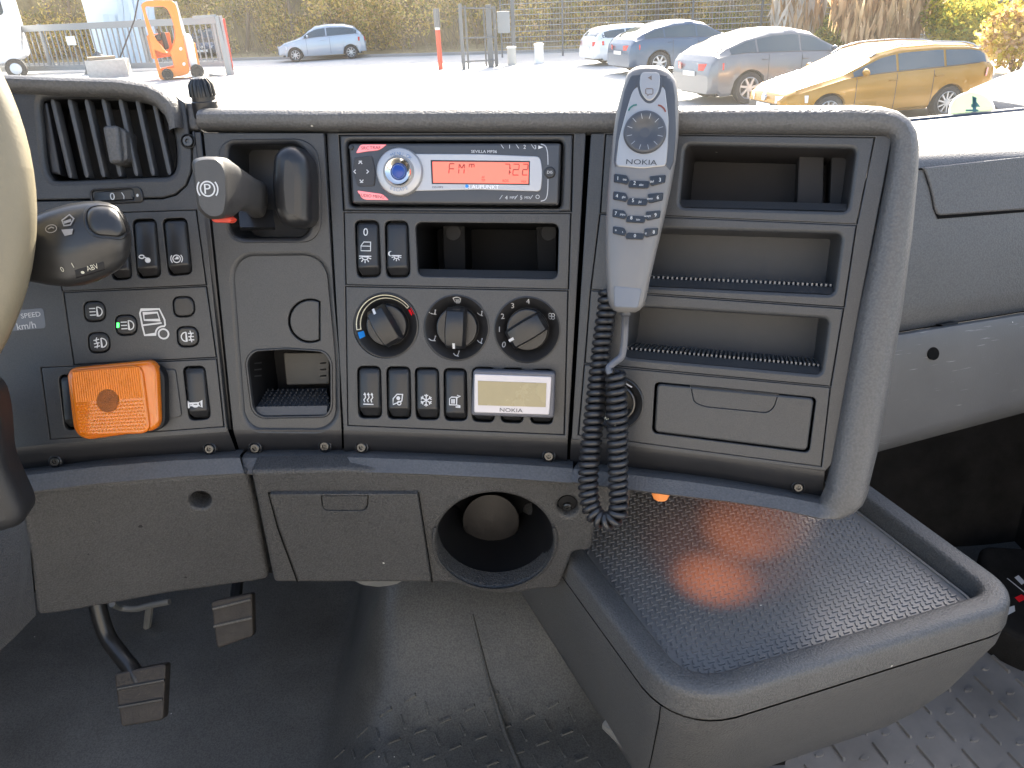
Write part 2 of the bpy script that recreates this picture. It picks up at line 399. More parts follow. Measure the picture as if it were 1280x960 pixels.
IC = {
 'low_beam': [('c', DSH)] + [('l', [(-.95, y), (-.15, y)]) for y in (.45, 0, -.45)],
 'front_fog': [('c', DSH), ('l', [(-.95, .35), (-.2, .5)]), ('l', [(-.95, -.1), (-.2, .05)]), ('l', [(-.95, -.55), (-.2, -.4)]), ('l', [(-.5, .75), (-.65, .3), (-.45, -.1), (-.62, -.7)])],
 'rear_fog': [('c', [(-x, y) for x, y in DSH]), ('l', [(.2, .45), (.95, .45)]), ('l', [(.2, 0), (.95, 0)]), ('l', [(.2, -.45), (.95, -.45)]), ('l', [(.5, .8), (.62, .3), (.48, -.1), (.6, -.75)])],
 'dome': [('l', [(-.95, .45), (.95, .45)]), ('c', [(-.5, .4)] + arc(0, .4, .5, 180, 360, 10))] + [('l', [(math.cos(a)*.62, .4+math.sin(a)*.62), (math.cos(a)*.98, .4+math.sin(a)*.98)]) for a in [rad(q) for q in (200, 235, 270, 305, 340)]],
 'door': [('c', [(-.85, -.75), (-.85, .1), (-.35, .75), (.85, .75), (.85, -.75)]), ('l', [(-.8, .05), (.8, .05)])],
 'moon': [('f', arc(-.2, .1, .7, 60, 300, 12) + arc(.15, .1, .62, 290, 70, 12))],
 'heat': [('l', [(-.8, -.85), (.8, -.85)])] + [('l', [(x, -.55), (x-.16, -.2), (x+.12, .2), (x-.02, .6)]) for x in (-.55, 0, .55)] + [('f', [(x-.25, .55), (x+.2, .55), (x-.02, .95)]) for x in (-.55, 0, .55)],
 'mirror_door': [('c', [(-.7, -.8), (-.7, .1), (-.1, .8), (.75, .8), (.65, -.2)]), ('c', arc(.25, -.55, .28, 0, 330, 12)), ('f', arc(.1, .2, .3, 0, 330, 10))],
 'snow': sum([[('l', [(0, 0), (math.cos(a)*.95, math.sin(a)*.95)]), ('l', [(math.cos(a+.35)*.85, math.sin(a+.35)*.85), (math.cos(a)*.6, math.sin(a)*.6), (math.cos(a-.35)*.85, math.sin(a-.35)*.85)])] for a in [rad(30+60*i) for i in range(6)]], []),
 'mirror': [('c', [(-.75, -.6), (-.75, .35), (-.45, .6), (.35, .6), (.35, -.6)]), ('l', [(.35, .5), (.9, .8), (.4, .9)]), ('l', [(.35, -.6), (.9, -.7), (.9, -.9), (.2, -.9)])] + [('l', [(x, -.4), (x, .3)]) for x in (-.4, -.2, 0)],
 'horn': [('c', [(-.95, .55), (-.75, .15), (.55, .2), (.95, .5), (.95, -.5), (.55, -.2), (-.75, -.15), (-.95, -.55)]), ('c', arc(.05, -.1, .42, 0, 350, 14, .3))],
 'fan_seat': [('l', [(-.9, .3), (-.4, -.1), (.2, -.25), (.4, .6)]), ('l', [(.2, -.25), (.55, -.3)]), ('f', arc(.4, .75, .16, 0, 330, 8))],
 'screen': [('c', [(-.9, .5)] + arc(0, .1, .95, 150, 30, 8, .6) + [(.6, -.5), (-.6, -.5)])] + [('l', [(x, -.9), (x+.1, -.3), (x, .2)]) for x in (-.3, 0, .3)],
 'fan': [('f', arc(.4*math.cos(rad(a)), .4*math.sin(rad(a)), .34, 0, 340, 9)) for a in (45, 135, 225, 315)],
 'brake': [('c', arc(0, 0, .62, 0, 350, 24)), ('l', arc(0, 0, .9, 40, -40, 8)), ('l', arc(0, 0, .9, 140, 220, 8))],
 'gas': [('c', arc(-.35, .25, .38, 30, 330, 12, .25)), ('f', arc(.5, -.3, .42, 0, 340, 12)), ('l', [(-.05, .2), (.3, .1)])],
 'truck': [('c', [(-.95, .72), (-.85, .95), (.35, .95), (.62, .2), (.62, -.15)] + arc(.45, -.75, .52, 80, 180, 8) + [(-.8, -.78), (-.88, -.2)]), ('c', [(-.72, .7), (.2, .72), (.3, .2), (-.72, .25)]), ('c', arc(.45, -.75, .33, 0, 350, 16)), ('l', [(-.85, -.1), (.4, .0)])],
 'exhaust': [('c', arc(0, 0, .55, 0, 350, 20)), ('l', arc(0, 0, .85, 40, -40, 8)), ('l', arc(0, 0, .85, 140, 220, 8)), ('l', [(-.3, 0), (.3, 0)]), ('f', arc(.1, .12, .22, 0, 330, 8))],
}

# ================================================================== DASHBOARD
dash = thing('dashboard', 'dark grey truck dashboard with switches, dials and open shelves under the windscreen', 'dashboard', M_.P(570, 560, -.1))
def part(mb, name, mat, parent=None, ang=35, label=None):
    o = mb.build(name, mat, parent if parent is not None else dash, ang)
    if label: o['label'] = label
    return o

# --- padded top, right side and the lip underneath
PROF = [(-.02, -.012), (0, -.003), (.03, .002), (.08, .006), (.18, .0088), (.38, .0105), (.60, .0105), (.76, .0078), (.87, .0035), (.94, -.002), (.985, -.0095), (1.0, -.020), (.99, -.034), (.93, -.10), (.80, -.24)]
def lip(mb, st, prof=PROF):
    rows = []
    for fr, a, b in st:
        A, B = fr.P(*a), fr.P(*b)
        rows.append([A + (B-A)*t + fr.n*h for t, h in prof])
    return mb.grid(rows)
top = [(B_, (253, 163), (251, 134)), (B_, (258, 163), (256, 133)), (B_, (330, 163), (330, 133)), (B_, (410, 164), (410, 133)), (M_, (440, 164), (440, 133)), (M_, (570, 165), (570, 132)), (M_, (700, 166), (700, 131)),
       (R_, (745, 166), (745, 131)), (R_, (850, 167), (850, 130)), (R_, (980, 168), (980, 129)), (R_, (1060, 168.5), (1068, 128.5)), (R_, (1090, 169), (1102, 130)), (R_, (1106, 170), (1124, 136)), (R_, (1112, 174), (1140, 147)),
       (R_, (1113, 181), (1149, 163)), (R_, (1112, 192), (1152, 182)), (R_, (1109, 215), (1151, 215)), (R_, (1093, 295), (1144, 295)), (R_, (1073, 389), (1132, 389)), (R_, (1055, 485), (1116, 487)), (R_, (1040, 570), (1100, 570)),
       (R_, (1034, 603), (1091, 606)), (R_, (1032, 606), (1087, 622))]
part(lip(MB(), top), 'padded_surround', PAD)
# hump over the left vent
hump = [(L_, (-60, 116), (-60, 89)), (L_, (15, 117), (2, 91)), (L_, (75, 120), (75, 94)), (L_, (150, 122), (150, 96)), (L_, (180, 126), (190, 102)), (L_, (196, 134), (211, 111)), (L_, (207, 146), (224, 123)), (L_, (212, 158), (229, 138)), (L_, (213, 166), (231, 160))]
part(lip(MB(), hump), 'vent_hood', PAD)
# bottom corner and lip
HL = [(-.04, -.02), (0, -.012), (.03, -.003), (.12, .002), (.85, .010), (.96, .008), (1.0, 0), (1.0, -.02), (.9, -.06)]
lipR = [(R_, (718, 583), (716, 601)), (R_, (785, 590), (783, 610)), (R_, (860, 599), (858, 619)), (R_, (916, 607), (912, 625)), (R_, (980, 618), (972, 634)), (R_, (1027, 627), (1020, 645))]
part(lip(MB(), lipR, HL), 'lower_lip', PAD)
crn = [(R_, (1033.5, 604.5), (1090.5, 609)), (R_, (1031.5, 610), (1089, 615.5)), (R_, (1029, 616), (1086, 624)), (R_, (1027, 621), (1080, 634)), (R_, (1025, 625), (1068, 642)), (R_, (1024, 627), (1050, 648)), (R_, (1022, 627), (1026, 646.5)), (R_, (1018, 626), (1017, 644.5))]
CR12 = [(0, -.003), (.04, .0015), (.10, .0058), (.2, .0086), (.38, .0102), (.60, .0102), (.78, .0074), (.9, .002), (.97, -.005), (1, -.014), (.97, -.05), (.9, -.10)]
HL12 = [(0, -.012), (.03, -.003), (.08, .0005), (.12, .002), (.35, .0045), (.60, .007), (.78, .0088), (.86, .0098), (.96, .008), (1, 0), (1, -.02), (.9, -.06)]
rows = []
for (fr, p_, q_), w_ in zip(crn, (0, 0, .05, .2, .45, .7, .9, 1)):
    A, B = fr.P(*p_), fr.P(*q_); rows.append([A + (B-A)*(t1+(t2-t1)*w_) + fr.n*(h1_+(h2_-h1_)*w_) for (t1, h1_), (t2, h2_) in zip(CR12, HL12)])
part(MB().grid(rows), 'corner_piece', PAD, None, 50)
lipL = [(L_, (-70, 603), (-60, 629)), (L_, (19, 592.5), (32, 616)), (L_, (120, 580), (130, 604)), (L_, (220, 572), (230, 595.5)), (L_, (299, 569), (310, 591))]
part(lip(MB(), lipL, HL), 'lower_lip', PAD)
lipM = [(B_, (302, 569.5), (313, 591)), (B_, (360, 568.5), (362, 589.5)), (B_, (425, 568.5), (425, 589)), (M_, (440, 568.5), (440, 589)), (M_, (530, 572), (530, 591.5)), (M_, (640, 577), (640, 597)), (M_, (716, 582.5), (716, 602.5))]
part(lip(MB(), lipM, HL), 'lower_lip', PAD)
# solid body behind the faces (dark, seen in the joints) and closed underneath
body = MB()
bt = [(L_, -90, 90), (L_, 120, 96), (L_, 262, 128), (B_, 272, 134), (M_, 428, 134), (M_, 718, 133), (R_, 735, 133), (R_, 1110, 133)]
bb = [(L_, -90, 606), (L_, 160, 576), (L_, 298, 570), (B_, 303, 570), (M_, 430, 570), (M_, 716, 585), (R_, 730, 586), (R_, 1030, 620)]
rows = []
for (f1, x1, y1), (f2, x2, y2) in zip(bt, bb):
    t0, b0 = f1.P(x1, y1+12, 0)-f1.n*.10, f2.P(x2, y2, -.10)
    rows.append([t0 + np.array([0, .24, -.06]), t0, b0, b0 + np.array([0, .30, .02])])
body.grid(rows); part(body, 'inner_carrier', SEAM)

# --- curved dark band that rolls under the faces, per section
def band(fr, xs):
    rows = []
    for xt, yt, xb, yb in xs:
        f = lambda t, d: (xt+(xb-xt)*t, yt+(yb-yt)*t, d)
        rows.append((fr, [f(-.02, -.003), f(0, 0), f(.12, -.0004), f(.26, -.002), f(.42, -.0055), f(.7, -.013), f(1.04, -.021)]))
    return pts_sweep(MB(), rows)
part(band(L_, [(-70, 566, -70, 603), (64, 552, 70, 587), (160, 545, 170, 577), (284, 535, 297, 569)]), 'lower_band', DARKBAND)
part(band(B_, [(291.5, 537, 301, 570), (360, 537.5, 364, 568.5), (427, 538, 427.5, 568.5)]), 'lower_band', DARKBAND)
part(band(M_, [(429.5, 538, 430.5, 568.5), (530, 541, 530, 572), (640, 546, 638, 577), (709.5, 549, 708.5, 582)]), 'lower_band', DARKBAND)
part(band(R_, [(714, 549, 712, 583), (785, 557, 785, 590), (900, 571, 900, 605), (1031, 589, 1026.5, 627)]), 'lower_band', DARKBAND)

def screw(fr, x, y, d=0.0, r=6.4):
    k = fr.mpp(x, y)*r; c = fr.uv(x, y, d)
    mb = MB()
    lathe(mb, fr, c, [(k*1.35, d-.0040), (k*1.32, d+.0004), (k*1.15, d+.0009), (k*1.0, d-.0003)], 24, 1, False)
    lathe(mb, fr, c, [(k*.98, d-.002), (k*.95, d+.0012), (k*.8, d+.0019), (k*.45, d+.0019), (k*.40, d+.0002)], 24, 0)
    lathe(mb, fr, c, [(k*.14, d+.0004), (k*.13, d+.0016), (k*.05, d+.0017)], 10, 0)
    return part(mb, 'screw', [SCREWM, DARKBAND])
for fr, x, y in ((L_, 69, 577), (L_, 262, 561), (B_, 319, 560), (B_, 406, 557.5), (M_, 452, 559), (M_, 686, 570), (R_, 998, 609)):
    screw(fr, x, y, -.0085)

# --- rocker switches
def grow(q, k):
    cx = sum(p[0] for p in q)/len(q); cy = sum(p[1] for p in q)/len(q)
    out = []
    for x, y in q:
        l = math.hypot(x-cx, y-cy); out.append((x+(x-cx)/l*k, y+(y-cy)/l*k))
    return out
def rocker(fr, q, icons=(), name='rocker_switch', mat=None, low=.84, label=None, hi=.0048):
    """q: four corners of the key (TL, TR, BR, BL) incl. its lower return"""
    TL, TR, BR, BL = [fr.uv(x, y, .002) for x, y in q]
    tv = [0, .015, .05, .12, .3, .5, .7, low-.03, low, low+.03, low+.08, 1.0]
    def z(t):
        return float(np.interp(t, [0, .015, .05, .12, low-.03, low, low+.03, low+.08, 1], [-.001, .0008, .0018, .0024, hi-.0003, hi, hi-.0009, hi-.0032, -.0016]))
    su = [0, .02, .06, .13, .5, .87, .94, .98, 1]; drop = [.006, .0022, .0009, .0002, 0, .0002, .0009, .0022, .006]
    rows = []
    for t in tv:
        ins = .10*max(0, 1-t/.06)**2 + .10*max(0, (t-.94)/.06)**2
        row = []
        for s_, dr in zip(su, drop):
            s2 = ins + (1-2*ins)*s_
            a = lerp(TL, TR, s2); b = lerp(BL, BR, s2); u, v = lerp(a, b, t)
            row.append(fr.w(u, v, z(t)-dr))
        rows.append(row)
    mb = MB().grid(rows)
    o = part(mb, name, mat or ROCKER, ang=50, label=label)
    def df(u, v):
        # height of the key's face at a point of the plane
        t = ((v-(TL[1]+TR[1])/2)/((BL[1]+BR[1])/2-(TL[1]+TR[1])/2)); return z(min(max(t, 0), low-.03))+.0001
    for nm, cx, cy, sz, w_ in icons:
        ik = Ink(fr, .003, df)
        if nm.startswith('#'): ik.text(nm[1:], cx, cy, sz)
        else: ik.draw(cx, cy, sz, IC[nm], w_)
        ik.build(o)
    return o
def wellq(q): return rnd(grow(q, 3.2), 7, 5)

# ------------------------------------------------ LEFT SECTION
sw_q = [(60, 269), (244.5, 263), (257, 355.5), (78.5, 363.5)]
li_q = [(80, 366), (257.5, 358.5), (269.5, 446), (93, 455.5)]
hz_q = [(52, 460), (270, 449), (279, 533), (63.5, 549)]
rkL = [[(133.5, 281), (158, 280), (164, 346), (141, 348)], [(166.5, 277), (194, 276), (200, 344), (172.5, 345.5)], [(204, 276), (232.5, 275), (239, 340), (211.5, 342.5)]]
hornq = [(229.5, 461), (255, 460), (262, 521), (237, 523)]
blankq = [(74, 472), (97, 470), (104, 533), (82, 535)]
vent_h = smooth([(50, 130), (57, 123.5), (75, 122.5), (125, 122.5), (172, 123), (190, 126), (203, 136), (211, 150), (216, 165), (219, 185), (218.5, 208), (211, 219), (190, 220.5), (140, 222.5), (75, 225), (63, 221), (57, 206), (53, 165)], 3)
mb = MB(); pplate(mb, L_, [(-70, 110), (205, 110), (231, 128), (236, 164), (239, 190), (238.5, 214), (232, 231), (219, 242.5), (203, 247), (-70, 252)], [rnd(vent_h, 0)], 0, -.004, .0012, hbev=.005, seg=3)
part(mb, 'vent_panel', FASCIA)
mb = MB(); pplate(mb, L_, [(-70, 254), (203.5, 249), (220.5, 244.3), (234, 232), (240.6, 214.6), (241, 190), (240, 164), (243, 164), (253, 240), (284, 540), (160, 549), (64, 556), (-70, 570)],
                 [grow(sw_q, 1.5), grow(li_q, 1.5), grow(hz_q, 1.5)], 0, -.004, .0008)
part(mb, 'left_fascia', FASCIA)
# air vent: black box, vertical slats, centre knob
mb = MB(); well(mb, L_, vent_h, -.001, .05)
vent = part(mb, 'air_vent', WELLM)
VENTP = mk('vent_slat_plastic', (.070, .070, .072), .38, .1, 1500)
def slat(x0, y0, x1, y1):
    a, b = L_.uv(x0, y0, -.006), L_.uv(x1, y1, -.006); k = L_.mpp(120, 170)
    mb = MB(); rows = []
    for t in (0, .04, .5, .96, 1):
        u, v = lerp(a, b, t); sh = .6 if t in (0, 1) else 1
        rows.append([L_.w(u+dx*k, v, dz) for dx, dz in ((-2.4*sh, -.018), (-3.4*sh, -.008), (-2.6*sh, -.0056), (0, -.005), (2.4*sh, -.0056), (3.2*sh, -.0075), (1.6, -.018), (0, -.019))])
    mb.grid(rows, 0, True); part(mb, 'slat', VENTP, vent, 40)
for i in range(7):
    x0 = 63.5 + i*21.2; slat(x0+2, 124.5 if i < 6 else 128, x0+25 - i*.55, 222.5 - i*.65)
mb = MB(); pplate(mb, L_, [(48, 131), (59, 127), (76, 219), (63, 217)], [], -.008, -.03, .002); part(mb, 'side_blank', DARKBAND, vent)
mb = MB(); pplate(mb, L_, rnd([(127, 157), (147, 156), (152, 203), (136, 205)], 5), [], .008, -.02, .003, seg=3)
pplate(mb, L_, rnd([(147.5, 158), (157, 163), (160, 199), (152.5, 203)], 3), [], .003, -.02, .002)
part(mb, 'vent_knob', PAD, vent)
# thumbwheel switch under the vent
mb = MB(); pplate(mb, L_, rnd([(110, 236), (176, 232.5), (180, 253), (113, 256)], 7), [rnd([(114, 239), (165, 236), (167.5, 250.5), (116, 253)], 4)], .002, -.001, .0012)
th = part(mb, 'thumbwheel_switch', KNOB)
mb = MB(); rows = []
for t in np.linspace(0, 1, 9):
    x, d = 115+51*t, .0035*math.sin(math.pi*t) - .0006
    rows.append([L_.P(x, 239.5-2.6*t, d-.003), L_.P(x, 241-2.6*t, d), L_.P(x, 251-2.4*t, d), L_.P(x, 253-2.4*t, d-.003)])
mb.grid(rows); part(mb, 'wheel', ROCKER, th)
Ink(L_, .0031).text('0', 140.5, 245.5, 9).build(th)
mb = MB(); i_ = Ink(L_, .0026); i_.stroke([L_.uv(152, 240.5, .0026), L_.uv(155, 245, .0026), L_.uv(155, 249, .0026)], .0006); i_.build(th)
Ink(L_, .0021).fill([L_.uv(x, y) for x, y in ell(173, 244.5, 1.6, 2, 10)]).build(th)
# the three module plates
mb = MB(); pplate(mb, L_, sw_q, [wellq(q) for q in rkL], 0, -.004, .0007); part(mb, 'switch_panel', MODULE)
def wells_for(fr, hs, depth=.012):
    for h in hs: part(well(MB(), fr, h, -.0005, depth), 'switch_well', WELLM)
wells_for(L_, [wellq(q) for q in rkL])
rocker(L_, rkL[0]); rocker(L_, rkL[1], [('gas', 181, 323, 17, .16)]); rocker(L_, rkL[2], [('exhaust', 221.5, 323.5, 17, .14)])
btn = [(118, 389.5), (157.5, 406.5), (123.5, 428.5), (229.5, 383.5), (234.5, 421)]
bh = [rnd([(x-14.6, y-12.6), (x+12.6, y-13.6), (x+15, y+12.2), (x-12.4, y+13.4)], [8, 10, 10, 8], 5) for x, y in btn]
mb = MB(); pplate(mb, L_, li_q, bh, 0, -.004, .0007); part(mb, 'light_switch_panel', MODULE)
wells_for(L_, bh, .007)
for i, ((x, y), ic) in enumerate(zip(btn, ('low_beam', 'low_beam', 'front_fog', None, 'rear_fog'))):
    mb = MB(); h = [(x+(a-x)*.9, y+(b-y)*.9) for a, b in bh[i]]
    pplate(mb, L_, h, [], .0022, -.005, .0013, seg=3); o = part(mb, 'light_button', ROCKER)
    if ic: Ink(L_, .0023).draw(x+(3 if ic != 'rear_fog' else -1), y, 19, IC[ic], .14).build(o)
    if i == 1:
        Ink(L_, .0023).fill([L_.uv(a, b, .0023) for a, b in quad(x-11.5, y-3, x-8.5, y+3)]).build(o, emis('green_indicator', (.05, .9, .1), 1.2), 'indicator_light')
Ink(L_, .0001).draw(194.5, 404, 38, IC['truck'], .11).build(dash, name='truck_symbol')
mb = MB(); pplate(mb, L_, hz_q, [wellq(blankq), wellq(hornq)], 0, -.004, .0007); part(mb, 'horn_switch_panel', MODULE)
wells_for(L_, [wellq(blankq), wellq(hornq)])
mb = MB(); pplate(mb, L_, rnd([(201, 462), (219, 461.5), (227, 521), (205, 524)], 4), [], .002, -.004, .001); part(mb, 'blanking_cover', MODULE)
rocker(L_, hornq, [('horn', 244.5, 505, 17, .2)])
rocker(L_, blankq)
# speed label on the column cowl side
mb = MB(); pplate(mb, L_, rnd([(-40, 393), (54, 385), (57.5, 410), (-36, 418)], 4), [], .0004, 0, .0001); sk = part(mb, 'speed_label', mk('grey_label', (.11, .12, .14), .4))
Ink(L_, .0005).text('AUTO SPEED', 24, 395.5, 6.2, 1.05, rad(4.5)).build(sk, mk('label_print', (.55, .55, .56), .5), 'lettering')
Ink(L_, .0005).text('89 km/h', 25, 408, 9, .95, rad(4.5)).build(sk, bpy.data.materials['label_print'], 'lettering')
# screw beside the vent and the narrow post beside it
mb = MB(); k = L_.mpp(235, 176); c = L_.uv(235, 176.5, .001)
lathe(mb, L_, c, [(k*9.6, -.003), (k*9.4, .0012), (k*8.2, .0014), (k*7.6, .0002)], 28, 1, False); lathe(mb, L_, c, [(k*7.2, -.001), (k*7, .0016), (k*6, .0024), (k*3, .0024), (k*2.6, .0005)], 24, 0)
part(mb, 'screw', [SCREWM, WELLM])
mb = MB(); rows = [[B_.P(x, y, d) for x, y in ((229, 131), (229.5, 148), (231, 163), (242, 163.5), (252, 240), (288, 540))] for x_, d in ((0, -.02),)]
mb = MB(); pplate(mb, L_, [(230, 127), (246, 128), (251, 163), (231, 163)], [], -.004, -.06, .004, seg=3); part(mb, 'joint_post', PAD)
mb = MB(); pplate(mb, B_, [(243, 165), (251, 165), (289, 537), (284.5, 537)], [], -.0035, -.02, .001); part(mb, 'joint_strip', DARKBAND)

# ------------------------------------------------ PARKING BRAKE AND CUBBY SECTION
rec = rnd([(286, 181), (374, 180.5), (386, 205), (386, 288), (375, 297), (297, 297), (288, 288)], [8, 10, 12, 9, 7, 9, 7], 5)
flat_h = rnd([(292, 339), (305, 321), (390, 320), (407.5, 336), (418, 452), (419, 521), (403, 536), (318, 535), (306, 521)], [12, 14, 14, 12, 10, 10, 12, 12, 10], 5)
mb = MB(); pplate(mb, B_, [(254, 166), (404.5, 166), (427.5, 538.5), (291, 538)], [rec, flat_h], 0, -.006, .0008, hbev=.0045, seg=4); part(mb, 'brake_panel', FASCIA)
ring = rnd([(272, 188), (284, 174), (378, 173), (396, 186), (401, 215), (401, 288), (389, 303), (300, 304), (284, 290)], 9, 5)
mb = MB(); pplate(mb, B_, ring, [rec], .0012, -.001, .001, hbev=.004, seg=4); part(mb, 'brake_bezel', DARKBAND)
mb = MB(); well(mb, B_, rec, -.002, .05); part(mb, 'brake_recess', POCKET)
ph = rnd([(306, 450), (316, 437.5), (358, 435), (405, 438), (415, 450), (415.5, 511), (409, 521.5), (325, 523), (314, 514)], [7, 6, 0, 6, 8, 8, 6, 8, 7], 4)
caph = []
for i in range(41):
    a = rad(62 + (298-62)*i/40); caph.append((387.5+27.6*math.cos(a)*1.0, 401-27.6*math.sin(a)))
mb = MB(); pplate(mb, B_, grow(flat_h, 1.5), [ph, caph], -.0026, -.005, .0006); part(mb, 'recessed_panel', MODULE)
capp = [(388+25.4*math.cos(rad(a)), 401-25.4*math.sin(rad(a))) for a in np.linspace(66, 294, 40)]
mb = MB(); pplate(mb, B_, capp, [], -.0020, -.006, .0008, seg=3); part(mb, 'socket_cap', MODULE)
mb = MB(); well(mb, B_, caph, -.003, .006); part(mb, 'cap_groove', SEAM)
mb = MB(); pplate(mb, B_, ph, [[(361+(x-361)*.955, 480+(y-480)*.955) for x, y in ph]], -.0012, -.006, .0006); part(mb, 'cubby_rim', FASCIA)
phi = [(361+(x-361)*.96, 480+(y-480)*.96) for x, y in ph]
mb = MB(); well(mb, B_, phi, -.003, .075, taper=.001); cub = part(mb, 'cubby_box', WELLM)
mb = MB(); mb.grid([[B_.P(320, 508.5, -.006), B_.P(409, 507, -.006)], [B_.P(321.5, 519.5, -.004), B_.P(408.5, 518, -.004)], [B_.P(321, 521, -.008), B_.P(409, 520, -.008)]]); part(mb, 'cubby_sill', POCKET, cub)
mb = MB(); pplate(mb, B_, rnd([(354, 441), (411, 441), (411.5, 480), (358, 481.5)], 3), [], -.045, -.05, .001); part(mb, 'back_plate', mk('light_charcoal_plastic', (.06, .057, .05), .6, .2, 500), cub)
mb = MB()
for i in range(14):
    for j in range(7):
        x = 330+i*6.2+(j % 2)*3.1; d = -.012-.005*j; p = B_.P(x-j*1.2, 507-j*3.3, d); mb.box(p, .0016, .0016, .0016)
o = part(mb, 'studded_floor', POCKET, cub); o['kind'] = 'stuff'
mb = MB(); mb.grid([[B_.P(318, 512, -.006), B_.P(412, 511, -.006)], [B_.P(322, 488, -.05), B_.P(408, 485, -.05)]]); part(mb, 'cubby_floor', POCKET, cub)
for i in range(3):
    for xs in ((318, 327), (400, 408)):
        mb = MB(); y = 453.5+i*8; mb.grid([[B_.P(xs[0], y, -.012), B_.P(xs[1], y-1, -.03)], [B_.P(xs[0], y+1.6, -.012), B_.P(xs[1], y+.8, -.03)]])
        part(mb, 'side_rib', MODULE, cub)

# ------------------------------------------------ CENTRE SECTION
ra_q = [(424.5, 169), (716, 168), (713.5, 264), (430, 263)]
r2_q = [(430.5, 266), (713, 267), (709.8, 361), (433, 355.5)]
cl_q = [(432.5, 358.5), (709.5, 364), (704.7, 543), (435.3, 531.5)]
mb = MB(); pplate(mb, M_, [(408, 166), (732.5, 166), (710, 549.5), (429.3, 538.5)], [grow(ra_q, 1.3), grow(r2_q, 1.3), grow(cl_q, 1.3)], 0, -.004, .0008); part(mb, 'centre_fascia', FASCIA)
rah = rnd([(433, 176), (703.8, 176), (701, 260), (437.5, 257.5)], 5)
mb = MB(); pplate(mb, M_, ra_q, [rah], .0015, -.004, .0015, hbev=.003, seg=3); part(mb, 'radio_bezel', MODULE)
mb = MB(); well(mb, M_, rah, 0, .02); part(mb, 'radio_slot', WELLM)
rk2 = [[(444.5, 278.5), (472, 278.5), (474.5, 343), (447.5, 344)], [(482, 279), (508.5, 279), (511, 343.5), (484, 344)]]
poc = rnd([(519, 278), (698.5, 279.5), (696.8, 348.5), (522.5, 345)], 8)
mb = MB(); pplate(mb, M_, r2_q, [wellq(q) for q in rk2] + [poc], 0, -.004, .0007, hbev=.0012); part(mb, 'switch_panel', MODULE)
wells_for(M_, [wellq(q) for q in rk2])
rocker(M_, rk2[0], [('#0', 457, 290, 9, 0), ('door', 457.5, 308, 14, .13), ('dome', 457, 324, 16, .15)])
rocker(M_, rk2[1], [('dome', 496, 322.5, 13, .16), ('moon', 489.5, 317.5, 9, .16)])
def shelf(name, fr, hole, depth, posts=(), ribs=0, sill=None, mat=None):
    mat = mat or POCKET; mb = MB(); well(mb, fr, hole, -.001, depth, taper=.002); s = part(mb, name, mat)
    if sill:
        (a, b, h) = sill
        mb = MB(); mb.grid([[fr.P(a[0], a[1]-h, -.010), fr.P(b[0], b[1]-h, -.010)], [fr.P(a[0], a[1], -.001), fr.P(b[0], b[1], -.001)]])
        mb.grid([[fr.P(a[0], a[1]-h, -.010), fr.P(b[0], b[1]-h, -.010)], [fr.P(a[0], a[1]-h+1, -.0145), fr.P(b[0], b[1]-h+1, -.0145)]])
        part(mb, 'shelf_sill', MODULE, s)
    for q in posts:
        mb = MB(); pplate(mb, fr, q, [], -.048, -depth+.001, .001, m=0); part(mb, 'divider', mat, s)
    if ribs and sill:
        for i in range(ribs):
            t = (i+.5)/ribs; x, y = lerp(a, b, t); mb = MB()
            p0 = fr.P(x, y-h-.2, -.0125); p1 = p0 - fr.n*(depth-.02) + fr.v*.0
            k = fr.u*.0007; mb.grid([[p0-k, p1-k], [p0-k+fr.v*.0022, p1-k+fr.v*.0022], [p0+k+fr.v*.0022, p1+k+fr.v*.0022], [p0+k, p1+k]])
            mb.cap([p0-k, p0-k+fr.v*.0022, p0+k+fr.v*.0022, p0+k])
            part(mb, 'rib', RUBBER, s, 0)
    return s
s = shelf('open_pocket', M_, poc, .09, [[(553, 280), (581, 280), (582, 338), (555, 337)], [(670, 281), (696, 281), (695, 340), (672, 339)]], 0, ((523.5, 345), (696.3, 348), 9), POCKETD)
for x in (567, 686):
    c = M_.uv(x, 291, -.0475); mb = MB(); lathe(mb, M_, c, [(.0070, -.048), (.0068, -.0468), (.004, -.0468)], 20)
    part(mb, 'magnet_disc', WELLM, s)
# heater dials
dial = [(482.3, 406.8), (570.5, 409.8), (658.8, 412.3)]
wells = [[(447.5, 460.5), (474.5, 460.5), (476, 520), (449, 520)], [(484, 461), (511.5, 461.2), (512.6, 521), (485.4, 521)], [(519.6, 462), (547, 462.3), (548.2, 522), (521, 522)], [(555.5, 463), (582, 463.5), (583, 523), (556.5, 523)]]
blanks = [(604.5, 494), (640.5, 495), (677.5, 496.5)]
bq = [[(x-13, y-32), (x+13.5, y-32), (x+12.5, y+31), (x-13.5, y+30)] for x, y in blanks]
dh = [ell(x, y, 40.8, 41, 48) for x, y in dial]
mb = MB(); pplate(mb, M_, cl_q, dh + [wellq(q) for q in wells + bq], 0, -.004, .0007); part(mb, 'climate_panel', MODULE)
wells_for(M_, [wellq(q) for q in wells + bq])
for q, ic in zip(wells, ('heat', 'mirror_door', 'snow', 'mirror')):
    cx, cy = (q[2][0]+q[3][0])/2-1.5, q[2][1]-22
    rocker(M_, q, [(ic, cx, cy, 16, .15)], low=.80 if ic != 'mirror' else .86)
for q in bq: rocker(M_, q, name='blank_switch')
kpp = M_.mpp(570, 410)
